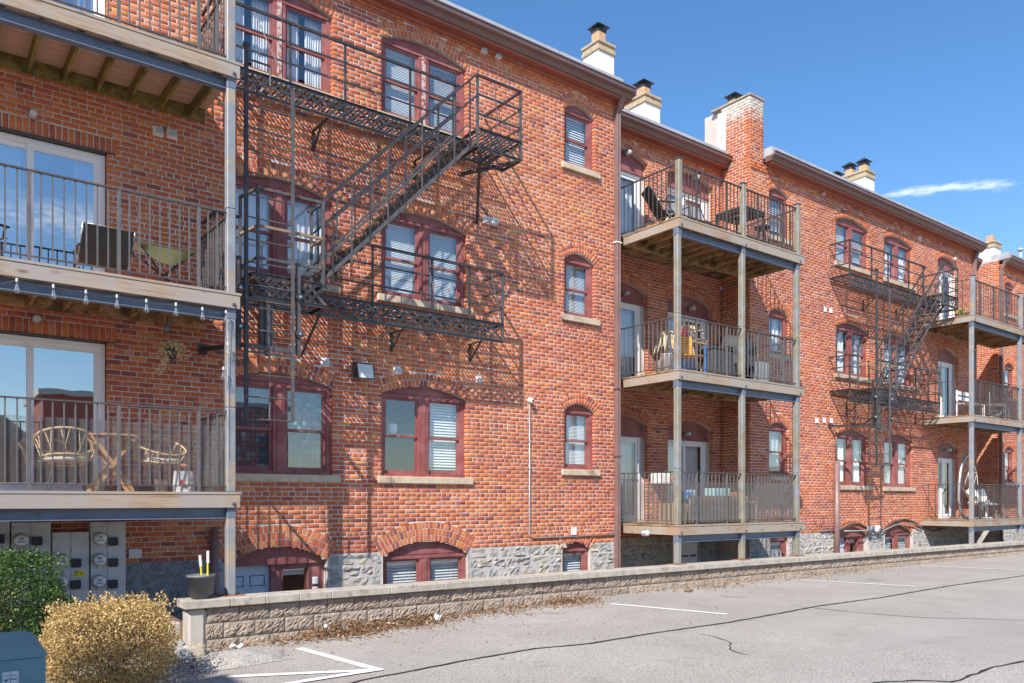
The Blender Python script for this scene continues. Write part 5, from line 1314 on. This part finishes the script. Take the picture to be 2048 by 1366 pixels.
for x in (-.38,.38):
    for y in (-.13,.13): MB().box(x-.018,x+.018,y-.018,y+.018,0,.799).build('leg', M['bluetarp'], t)
t2 = thing('red_bucket', 'red bucket on the wooden plant stand', 'bucket', (13.32,-.55,zR[1]+.841)); MB().lathe([(.10,0),(.14,.26),(.145,.27),(.13,.27)], (0,0,0), 18).build('pail', M['red'], t2, True)
v = []; f = []
for k in range(60):
    a = random.uniform(0,6.28); L_ = random.uniform(.15,.42)
    for i in range(10): u = i/10; leaf(v, f, (13.4+math.cos(a)*L_*u*1.3, -.6+math.sin(a)*L_*u, zR[1]+1.05+.16*math.sin(u*3)-.35*u*u), .045)
tag(stuff(raw('dried_foliage', np.array(v), np.array(f), M['dry'])), 'mass of dried straw-coloured stems spilling over the middle recess railing', 'dried plant')
t = thing('covered_grill', 'black covered barbecue grill on the middle recess balcony', 'grill', (15.05,-.6,zR[1]))
MB().bbox(-.36,.36,-.26,.26,.42,.86,.05).build('firebox', M['grilldark'], t); MB().lathe([(.30,-.34),(.30,.34)], (0,0,.84), 20, 'x').build('lid', M['grilldark'], t, True)
MB().bbox(-.62,-.37,-.22,.22,.80,.83,.01).build('side_shelf', M['black'], t); MB().bbox(.37,.62,-.22,.22,.80,.83,.01).build('side_shelf', M['black'], t)
for x in (-.3,.3):
    for y in (-.2,.2): MB().box(x-.02,x+.02,y-.02,y+.02,.0,.42).build('leg', M['black'], t)
t = thing('storage_cabinet', 'grey slatted storage cabinet at the right end of the middle recess balcony', 'cabinet', (15.75,-.55,zR[1]))
for k in range(6): MB().bbox(-.28+.095*k,-.19+.095*k,-.24,-.22,.04,.62,.006).build('front_slat', M['post'], t)
MB().bbox(-.30,.30,-.215,.22,.02,.64,.01).build('body', M['black'], t)
t = thing('storage_bench', 'dark storage bench on the middle recess balcony between the posts', 'bench', (14.35,-.6,zR[1])); MB().bbox(-.32,.32,-.22,.22,.05,.72,.02).build('body', M['grilldark'], t); MB().bbox(-.34,.34,-.24,.24,.721,.78,.02).build('lid', M['black'], t)
# ---- recess, lowest balcony
def box_thing(name, label, cat, loc, s, mat, rz=0, lidmat=None, group=None):
    t = thing(name, label, cat, loc, rz, group); MB().bbox(-s[0]/2,s[0]/2,-s[1]/2,s[1]/2,0,s[2],.012).build('body', M[mat], t)
    if lidmat: MB().bbox(-s[0]/2-.012,s[0]/2+.012,-s[1]/2-.012,s[1]/2+.012,s[2],s[2]+.05,.012).build('lid', M[lidmat], t)
    return t
t = thing('wooden_planter', 'long grey wooden planter box on the lowest recess balcony', 'planter', (13.75,-1.02,zR[0]))
for k in range(3): MB().bbox(-.95,.95,-.2,-.175,.02+.19*k,.20+.19*k,.006).build('front_plank', M['fascia_old'], t)
for s in (-.95,.925): MB().bbox(s,s+.025,-.174,.2,.02,.58,.006).build('end_plank', M['fascia_old'], t)
MB().box(-.92,.92,-.17,.19,.02,.5).build('soil_fill', M['soil'], t)
box_thing('teal_tub', 'pale teal tub in the long planter', 'tub', (13.95,-.95,zR[0]+.50), (.55,.26,.24), 'teal')
box_thing('teal_tub', 'small pale teal tub beside the corner post', 'tub', (13.05,-.95,zR[0]+.50), (.26,.22,.2), 'teal')
box_thing('terracotta_trough', 'terracotta trough at the right end of the long planter', 'planter', (14.42,-.95,zR[0]+.50), (.4,.24,.16), 'terracotta')
box_thing('cardboard_box', 'tan cardboard box at the left end of the lowest recess balcony', 'box', (12.42,-1.05,zR[0]), (.45,.36,.42), 'card')
t = box_thing('blue_bundle', 'bright blue bundle on the planter', 'bundle', (12.86,-1.0,zR[0]+.5), (.26,.2,.16), 'bluetarp')
t = thing('wire_plant_stand', 'black wire plant stand with a cream tray beside the cardboard box', 'plant stand', (12.62,-.6,zR[0]))
MB().bbox(-.3,.3,-.18,.18,.80,.82,.005).build('tray', M['black'], t)
for x in (-.28,.28):
    for y in (-.16,.16): MB().tube([(x,y,0),(x,y,.8)], .01, 6).build('leg', M['black'], t)
MB().tube([(-.28,-.16,.05),(.28,-.16,.75)], .008, 5).build('brace', M['black'], t)
box_thing('cream_pot', 'square cream pot on the wire plant stand', 'plant pot', (12.55,-.6,zR[0]+.821), (.34,.26,.22), 'canvas')
box_thing('salmon_pot', 'salmon pink trough on the wire plant stand', 'plant pot', (12.80,-.55,zR[0]+.821), (.16,.2,.18), 'terracotta')
t = thing('side_table', 'small pale side table at the middle post, lowest recess balcony', 'table', (14.72,-1.1,zR[0])); MB().bbox(-.22,.22,-.16,.16,.44,.46,.006).build('top', M['canvas'], t)
for x in (-.2,.2):
    for y in (-.14,.14): MB().box(x-.014,x+.014,y-.014,y+.014,0,.439).build('leg', M['canvas'], t)
# ---- far balconies
t = thing('hanging_chair', 'cream fabric hanging chair on a curved metal stand, lowest far balcony', 'hanging chair', (26.2,-.85,zB[0]), R(0))
pts = [(.35*math.cos(a)-.2,0,.02) for a in (0,)]
arc_ = [(.0,0,.03),(-.35,0,.06),(-.58,0,.25),(-.68,0,.6),(-.66,0,1.05),(-.55,0,1.5),(-.30,0,1.86),(.05,0,2.02),(.30,0,2.05)]
MB().tube(arc_, .04, 10).build('arc_pole', M['chrome'], t, True)
MB().tube([(.5*math.cos(a),.45*math.sin(a),.02) for a in [i*math.pi/10 for i in range(20)]], .025, 7, closed=True).build('base_ring', M['chrome'], t, True)
MB().tube([(.27,0,2.03),(.27,0,1.8)], .012, 6).build('swivel', M['iron'], t); MB().tube([(-.02,0,1.42),(.55,0,1.42)], .02, 7).build('spreader_bar', M['wood'], t)
m = MB()
for s in (-.02,.55): m.tube([(.27,0,1.8),(s,0,1.42)], .008, 5); m.tube([(s,0,1.42),(s+(.02 if s > .2 else -.02),-.05,.85)], .008, 5); m.tube([(s,0,1.42),(s+(.05 if s > .2 else -.05),.14,.9)], .008, 5)
m.build('rope', M['canvas'], t)
MB().sheet(lambda u, v: (-.10+.74*u, -.28+.5*v, .42+.50*(2*u-1)**2*.55+.75*max(0,v-.35)**1.3+.02*math.sin(u*22)), 20, 12).build('fabric_seat', M['canvas'], t, True)
MB().bbox(.0,.52,-.28,.06,.44,.55,.05).build('cushion', M['cushion'], t)
t = thing('round_table', 'white round garden table on the lowest far balcony', 'table', (27.2,-.95,zB[0])); MB().lathe([(.02,.42),(.30,.42),(.32,.45),(.30,.47),(.02,.47)], (0,0,0), 20).build('top', M['white'], t, True); MB().lathe([(.05,0),(.04,.42)], (0,0,0), 10).build('stem', M['white'], t); MB().lathe([(.2,0),(.2,.02),(.06,.04)], (0,0,0), 16).build('foot', M['white'], t)
sling_chair('blue-grey chair on the lowest far balcony', (27.9,-.7,zB[0]), R(-20), .3, 'steelblue', 'steelblue')
t = thing('white_bench', 'white slatted bench below the fire escape end on the middle far balcony', 'bench', (26.0,-1.0,zB[1]))
for k in range(3): MB().bbox(-.5,.5,-.2+.14*k,-.08+.14*k,.40,.425,.005).build('seat_slat', M['white'], t)
for k in range(2): MB().bbox(-.5,.5,.22,.245,.55+.16*k,.66+.16*k,.005).build('back_slat', M['white'], t)
for x in (-.46,.46):
    MB().box(x-.03,x+.03,-.2,-.15,0,.399).build('leg', M['white'], t); MB().box(x-.03,x+.03,.19,.219,0,.84).build('leg', M['white'], t)
t = thing('adirondack_chair', 'grey wooden slatted chair leaning behind the middle far railing', 'chair', (28.1,-.8,zB[1]), R(15))
for k in range(5): MB().bbox(-.25+.102*k,-.16+.102*k,.1,.12,.25,1.0-.04*abs(k-2),.006).build('back_slat', M['post'], t)
for k in range(4): MB().bbox(-.25,.25,-.4+.12*k,-.30+.12*k,.34,.36,.005).build('seat_slat', M['post'], t)
for x in (-.25,.25): MB().box(x-.02,x+.02,-.40,-.35,0,.55).build('front_leg', M['post'], t); MB().bar((x,-.36,.33),(x,.3,.02),.03,.08).build('rear_leg', M['post'], t); MB().bbox(x-.05,x+.05,-.44,.16,.551,.575,.005).build('armrest', M['post'], t)
M['green_leaf'] = plain('fresh_green_leaf', (.16,.30,.05), .6, vs_=30, var=.4)
t = thing('planter_trough', 'shallow planter with bright green leaves on the top far balcony edge', 'planter', (25.5,-1.05,zB[2])); MB().bbox(-.4,.4,-.1,.1,0,.10,.01).build('trough', M['timber'], t)
v = []; f = []
for k in range(90): leaf(v, f, (random.uniform(-.42,.0), random.gauss(0,.07), .10+abs(random.gauss(0,.07))), .08)
stuff(raw('foliage', np.array(v), np.array(f), M['green_leaf'], t))

# ============================================================ bushes, utility box, litter in front
def bush(name, label, c, r, n, leafsize, mats, box=3.2, stem='timber', tips=0, ragged=.06):
    t = thing(name, label, 'bush', (c[0], c[1], c[2]-r[2]))
    v = np.zeros((n*4,3)); i = 0
    # superellipsoid shell, denser outside, plus upright sprigs
    pts = []
    while len(pts) < n:
        q = rng.normal(0,1,(n,3)); q /= np.linalg.norm(q,axis=1)[:,None]
        s = (np.abs(q[:,0])**box + np.abs(q[:,1])**box + np.abs(q[:,2])**box)**(-1/box)
        lump = 1 + ragged*np.sin(q[:,0]*9+1)*np.sin(q[:,1]*8)*1.2 + ragged*np.sin(q[:,2]*13+q[:,0]*7)
        rad = s*lump*(1.02 - np.abs(rng.normal(0,.2,n)))
        pts += list(q*rad[:,None]*np.array(r)); 
    pts = np.array(pts[:n])
    if tips:
        ex = []
        for k in range(tips):
            a = rng.uniform(-1,1,2)*np.array(r[:2])*.92; z0 = r[2]*(1-.25*((a/np.array(r[:2]))**2).sum()/2)*.93; hh = rng.uniform(.05,.17); lean = rng.normal(0,.25,2)
            for j in range(16): u = j/16; ex.append((a[0]+lean[0]*hh*u+rng.normal(0,.012*(1-u)+.004), a[1]+lean[1]*hh*u+rng.normal(0,.012), z0+hh*u))
        pts = np.vstack([pts, np.array(ex)])
    m_ = len(pts); pts = pts + np.array((0,0,r[2])); pts = pts[pts[:,2] > -.02]; m_ = len(pts)
    d = rng.normal(0,1,(m_,3)); d[:,2] += .5; d /= np.linalg.norm(d,axis=1)[:,None]
    e = np.cross(d, rng.normal(0,1,(m_,3))); e /= np.linalg.norm(e,axis=1)[:,None]; nn = np.cross(d,e)
    s = leafsize*rng.uniform(.6,1.25,m_)[:,None]
    V = np.stack([pts, pts+d*s*.5+e*s*.34+nn*s*.06, pts+d*s, pts+d*s*.5-e*s*.34+nn*s*.06], 1).reshape(-1,3)
    stuff(raw('foliage', V, np.arange(m_*4).reshape(-1,4), mats, t, rng.random(m_)))
    b = MB()
    for k in range(26):
        a = random.uniform(0,6.28); q = random.uniform(.3,.85); b.tube([(.06*math.cos(a),.06*math.sin(a),0),(r[0]*.4*q*math.cos(a),r[1]*.4*q*math.sin(a),r[2]*.8),(r[0]*.85*q*math.cos(a),r[1]*.85*q*math.sin(a),r[2]*1.7*random.uniform(.8,1))], [.014,.009,.003], 5)
    b.build('branches', M[stem], t); return t
def leafmat(name, stops):
    m, t, b = newmat(name); tn = nd(t, 'ShaderNodeAttribute', attribute_name='tone').outputs['Fac']
    c = ramp(t, tn, stops); t.links.new(c, b.inputs['Base Color']); b.inputs['Roughness'].default_value = .5; b.inputs['Specular IOR Level'].default_value = .35
    tr = nd(t, 'ShaderNodeBsdfTranslucent', {'Color': c}); mx = nd(t, 'ShaderNodeMixShader', {0: .3, 1: b.outputs[0], 2: tr.outputs[0]}); t.links.new(mx.outputs[0], t.nodes['Material Output'].inputs[0]); return m
M['boxwood'] = leafmat('boxwood_leaves', [(0,(.022,.055,.014)),(.4,(.045,.105,.022)),(.75,(.075,.15,.03)),(.93,(.14,.20,.045)),(1,(.26,.28,.08))])
M['dryleaf'] = leafmat('dried_boxwood_leaves', [(0,(.26,.15,.06)),(.35,(.50,.32,.125)),(.7,(.68,.49,.20)),(.92,(.78,.62,.33)),(1,(.44,.42,.10))])
bush('green_bush', 'dense green boxwood bush in front of the meter cabinets', (.72,-1.55,-1.28), (.80,.62,.68), 32000, .030, M['boxwood'], 2.5, tips=70)
bush('dry_bush', 'straw-brown dried boxwood bush in front of the retaining wall end', (1.66,-3.05,-1.49), (.60,.50,.43), 26000, .026, M['dryleaf'], 3.4, tips=110, ragged=.04)
M['teal_box'] = plain('teal_green_cabinet_paint', (.17,.30,.31), .5, var=.1, vs_=4, dirt=(.21,.33,.34), ds=2, dlo=.5, dhi=.8)
t = thing('utility_box', 'teal green metal utility box at the bottom left corner', 'utility box', (.20,-4.2,-1.92))
m = MB(); m.prism([(-.85,0),(.72,0),(.72,.64),(-.85,.64)], -.3, .3); m.build('body', M['teal_box'], t)
m = MB(); pr = [(-.856,.645),(.726,.645),(.726,.66),(.715,.70),(.69,.725),(.65,.742),(.60,.75),(-.856,.75)]
n_ = len(pr); back = [(x_, z_ + .035*(z_ > .66)) for x_, z_ in pr]
m.add([(x_,-.306,z_) for x_, z_ in pr] + [(x_,.306,z_) for x_, z_ in back], [tuple(range(n_)), tuple(range(2*n_-1,n_-1,-1))] + [((k_+1)%n_, k_, n_+k_, n_+(k_+1)%n_) for k_ in range(n_)]); m.build('lid', M['teal_box'], t)
MB().bar((.12,.06,.785),(.30,.06,.785),.015,.012).build('handle', M['black'], t)
s = MB().box(.42,.53,-.3035,-.3005,.44,.55).build('sticker', M['white'], t)
k = MB()
for i in range(2):
    for j in range(3): k.box(.428+.052*i,.466+.052*i,-.3048,-.3038,.452+.033*j,.458+.033*j)
k.box(.473,.477,-.3048,-.3038,.444,.546); k.box(.424,.526,-.3048,-.3038,.494,.497); k.box(.436,.452,-.3048,-.3038,.47,.49); k.build('sticker_print', M['groove'], s)
# bucket on the wall end
M['bucket'] = plain('dark_grey_bucket', (.14,.145,.15), .55)
xb, zb_ = at(395, 1196, -1.55)
t = thing('bucket', 'dark grey bucket holding two brush handles on the retaining wall end', 'bucket', (3.0,-1.52,-1.249))
MB().lathe([(.115,0),(.16,.27),(.175,.275),(.175,.30),(.165,.30),(.15,.05)], (0,0,0), 24).build('pail', M['bucket'], t, True)
for a, b in (((.03,0,.05),(-.02,-.02,.55)),((.09,.02,.05),(.085,.0,.60))):
    h = MB().tube([a, tuple(Vector(a).lerp(Vector(b),.72))], .011, 8).build('brush_handle', M['yellow'], t); MB().bar(tuple(Vector(a).lerp(Vector(b),.72)), b, .03, .014).build('brush_head', M['white'], h)
# timber edging beside the wall end, broken rocks, patch of concrete
t = thing('timber_edging', 'dark timber edging board stepping down beside the grey stone wall', 'edging', (2.45,-.1,-1.5))
MB().bar((.05,0,.10),(.42,-1.35,-.16), .05, .14).build('board', M['timber'], t); MB().bar((.02,.0,-.02),(.40,-1.36,-.30), .06, .10).build('lower_board', M['timber'], t)
MB().bbox(.20,.40,-1.2,-.9,-.28,-.06,.02).build('step_block', M['concrete'], t)
def rock(name, label, loc, s, mat, seed, cat='rock'):
    r_ = np.random.default_rng(seed); bm_v = []; n, k = 9, 14
    m = MB()
    m.sheet(lambda u, v: (lambda q: (s[0]*q*math.cos(6.283*u)*math.sin(math.pi*v), s[1]*q*math.sin(6.283*u)*math.sin(math.pi*v), s[2]*q*math.cos(math.pi*v)))(1+.16*math.sin(5*math.cos(6.283*u)+seed)*math.sin(4*v+seed)+.10*math.sin(9*math.sin(6.283*u)+7*v)), 18, 10)
    o = m.build(name, M[mat], None); o.location = loc; tag(o, label, cat, 'broken stones by the wall end'); return o
rock('stone', 'pale broken stone between the dry bush and the wall end', (2.52,-2.15,-1.88), (.26,.18,.15), 'rubble', 3); rock('stone', 'grey stone at the foot of the wall end pier', (2.80,-1.92,-1.86), (.16,.12,.12), 'rubble', 5)
rock('stone', 'small stone behind the pale broken stone', (2.62,-1.75,-1.84), (.14,.12,.14), 'rubble', 8); rock('stone', 'flat grey stone nearest the dry bush', (2.33,-2.45,-1.90), (.18,.14,.08), 'rubble', 9)
mound = MB(); mx_, my_ = on_lot(478, 1322)
mound.sheet(lambda u, v: (mx_-.52+1.04*u, my_-.36+.72*v, gz(mx_-.52+1.04*u)+.004+.13*max(0,1-((2*u-1)**2*.9+(2*v-1)**2*1.1))**.7+.012*math.sin(17*u+5*v)*math.sin(13*v)), 22, 16)
tag(mound.build('asphalt_mound', M['asphalt']), 'low hump of patched asphalt in front of the wall end', 'asphalt hump')
# fallen leaves drifted along the wall foot
M['litter'] = leafmat('fallen_leaves', [(0,(.13,.07,.04)),(.4,(.27,.155,.085)),(.75,(.40,.25,.145)),(1,(.52,.38,.25))])
V = []; T = []
def leaves_at(x, y, z, s):
    d = Vector((random.gauss(0,1),random.gauss(0,1),random.gauss(0,.35))).normalized(); e = d.cross(Vector((random.gauss(0,.3),random.gauss(0,.3),1))).normalized(); q = Vector((x,y,z)); nn = d.cross(e)
    V.extend([tuple(q), tuple(q+d*s*.5+e*s*.32+nn*s*.12), tuple(q+d*s), tuple(q+d*s*.5-e*s*.32+nn*s*.12)]); T.append(random.random())
def drift(px, w_, n, hgt):
    xc = px
    for k in range(n):
        u = random.gauss(0,.42)*w_; q = abs(random.gauss(0,.5)); 
        h = max(0, hgt*math.exp(-(u/w_*1.6)**2)*(1-q*1.4))*random.random()
        x = xc+u; leaves_at(x, -1.69-.62*q*math.exp(-(u/w_)**2*.7)-random.random()*.04, gz(x)+.012+h, random.uniform(.03,.065))
drift(atx(690,-1.8), .85, 2100, .17); drift(atx(820,-1.8), 1.0, 1300, .13); drift(atx(1130,-1.8), .9, 900, .12); drift(atx(1000,-1.8), 1.2, 500, .05)
drift(4.0, .8, 260, .03); drift(atx(1420,-1.8), 2.0, 260, .02); drift(3.2, .4, 140, .03); drift(16.5, 3., 260, .02)
for k in range(260):
    x, y = random.uniform(2.5,22), -1.9-abs(random.gauss(0,1.3)); leaves_at(x, y, gz(x)+.012, random.uniform(.02,.05))
for k in range(420): leaves_at(random.uniform(1.2,2.9), random.uniform(-2.7,-1.4), -1.885+random.random()*.04, random.uniform(.03,.06))
tag(stuff(raw('leaf_litter', np.array(V), np.arange(len(V)).reshape(-1,4), M['litter'], None, T)), 'brown fallen leaves drifted along the foot of the block wall', 'leaves')
for k, (px, py, lab) in enumerate(((655,1266,'white paper scrap in the leaves, left of two'),(687,1265,'white paper scrap in the leaves, right of two'),(874,1244,'crumpled white paper in the leaves below the basement window'))):
    x, y = on_lot(px, py); o = MB().sheet(lambda u, v: ((u-.5)*.11, (v-.5)*.07, .03*math.sin(7*u+k)+.03*math.sin(9*v+u*3)), 6, 5).build('paper_scrap', M['white']); o.location = (x, y-.02, gz(x)+.07); o.rotation_euler = (.3,.1,k); tag(o, lab, 'litter')
o = MB().sheet(lambda u, v: ((u-.5)*.14, (v-.5)*.08, .04+.02*math.sin(7*u)+.02*math.sin(9*v)), 6, 5).build('paper_scrap', M['white']); x, y = on_lot(472, 1299); o.location = (x, y, gz(x)); tag(o, 'white scrap at the edge of the asphalt hump', 'litter')
# a clod on the lot near the wall
x, y = on_lot(1376, 1184); o = rock('dirt_clod', 'small brown clump lying on the lot by the wall', (x, y, gz(x)+.04), (.08,.07,.06), 'soil', 4, 'clod'); o['group'] = 'debris on the lot'

# ============================================================ outside the frame: block added to shade the bush, building reflected in door glass
M['siding'] = plain('pale_siding', (.45,.44,.42), .7); M['shingle'] = plain('grey_shingle', (.16,.16,.17), .9)
t = thing('shade_caster', 'narrow pale board-sided block added out of view left of the lot to shade the bush', 'shade caster', (-6.85,-9.9,-1.92))
SX, SY, SH = 1.80, 1.45, 8.85
MB().box(-SX,SX,-SY,SY,0,SH-.02).build('wall', M['siding'], t)
for k in range(43): MB().box(-SX-.012,SX+.012,SY+.001,SY+.014,.03+.2*k,.22+.2*k).build('siding_board', M['siding'], t)
MB().box(-SX-.03,SX+.03,-SY-.03,SY+.03,SH-.019,SH+.03).build('roof', M['shingle'], t)
M['farbrick'] = plain('red_far_brick', (.34,.11,.085), .9, vs_=3, var=.25)
t = thing('opposite_building', 'dark red brick building across the lot, seen reflected in the door glass', 'building', (8,-46,-1.9))
MB().box(-1,15,-8,0,0,8.6).build('wall', M['farbrick'], t); MB().box(-1.3,15.3,-8.3,.3,8.601,8.95).build('roof_coping', M['siding'], t)
MB().prism([(2,8.951),(9,8.951),(5.5,10.6)], -7, -.5).build('gable', M['farbrick'], t)
for i in range(5):
    for j in range(2): MB().box(.4+3.1*i,1.6+3.1*i,.002,.06,1.2+3.4*j,3.2+3.4*j).build('window', M['black'], t); MB().box(.3+3.1*i,1.7+3.1*i,.0,.10,1.0+3.4*j,1.19+3.4*j).build('window_sill', M['limestone'], t)
MB().box(-26,-1.2,-9,-1,0,5.6).build('annex', M['farbrick'], t); MB().prism([(-26.4,5.601),(-1.1,5.601),(-3,7.2),(-24,7.2)], -9.3, -.7).build('annex_roof', M['shingle'], t)
for i in range(7): MB().box(-24.5+3.3*i,-23.2+3.3*i,-.998,-.94,1.5,3.6).build('annex_window', M['black'], t)
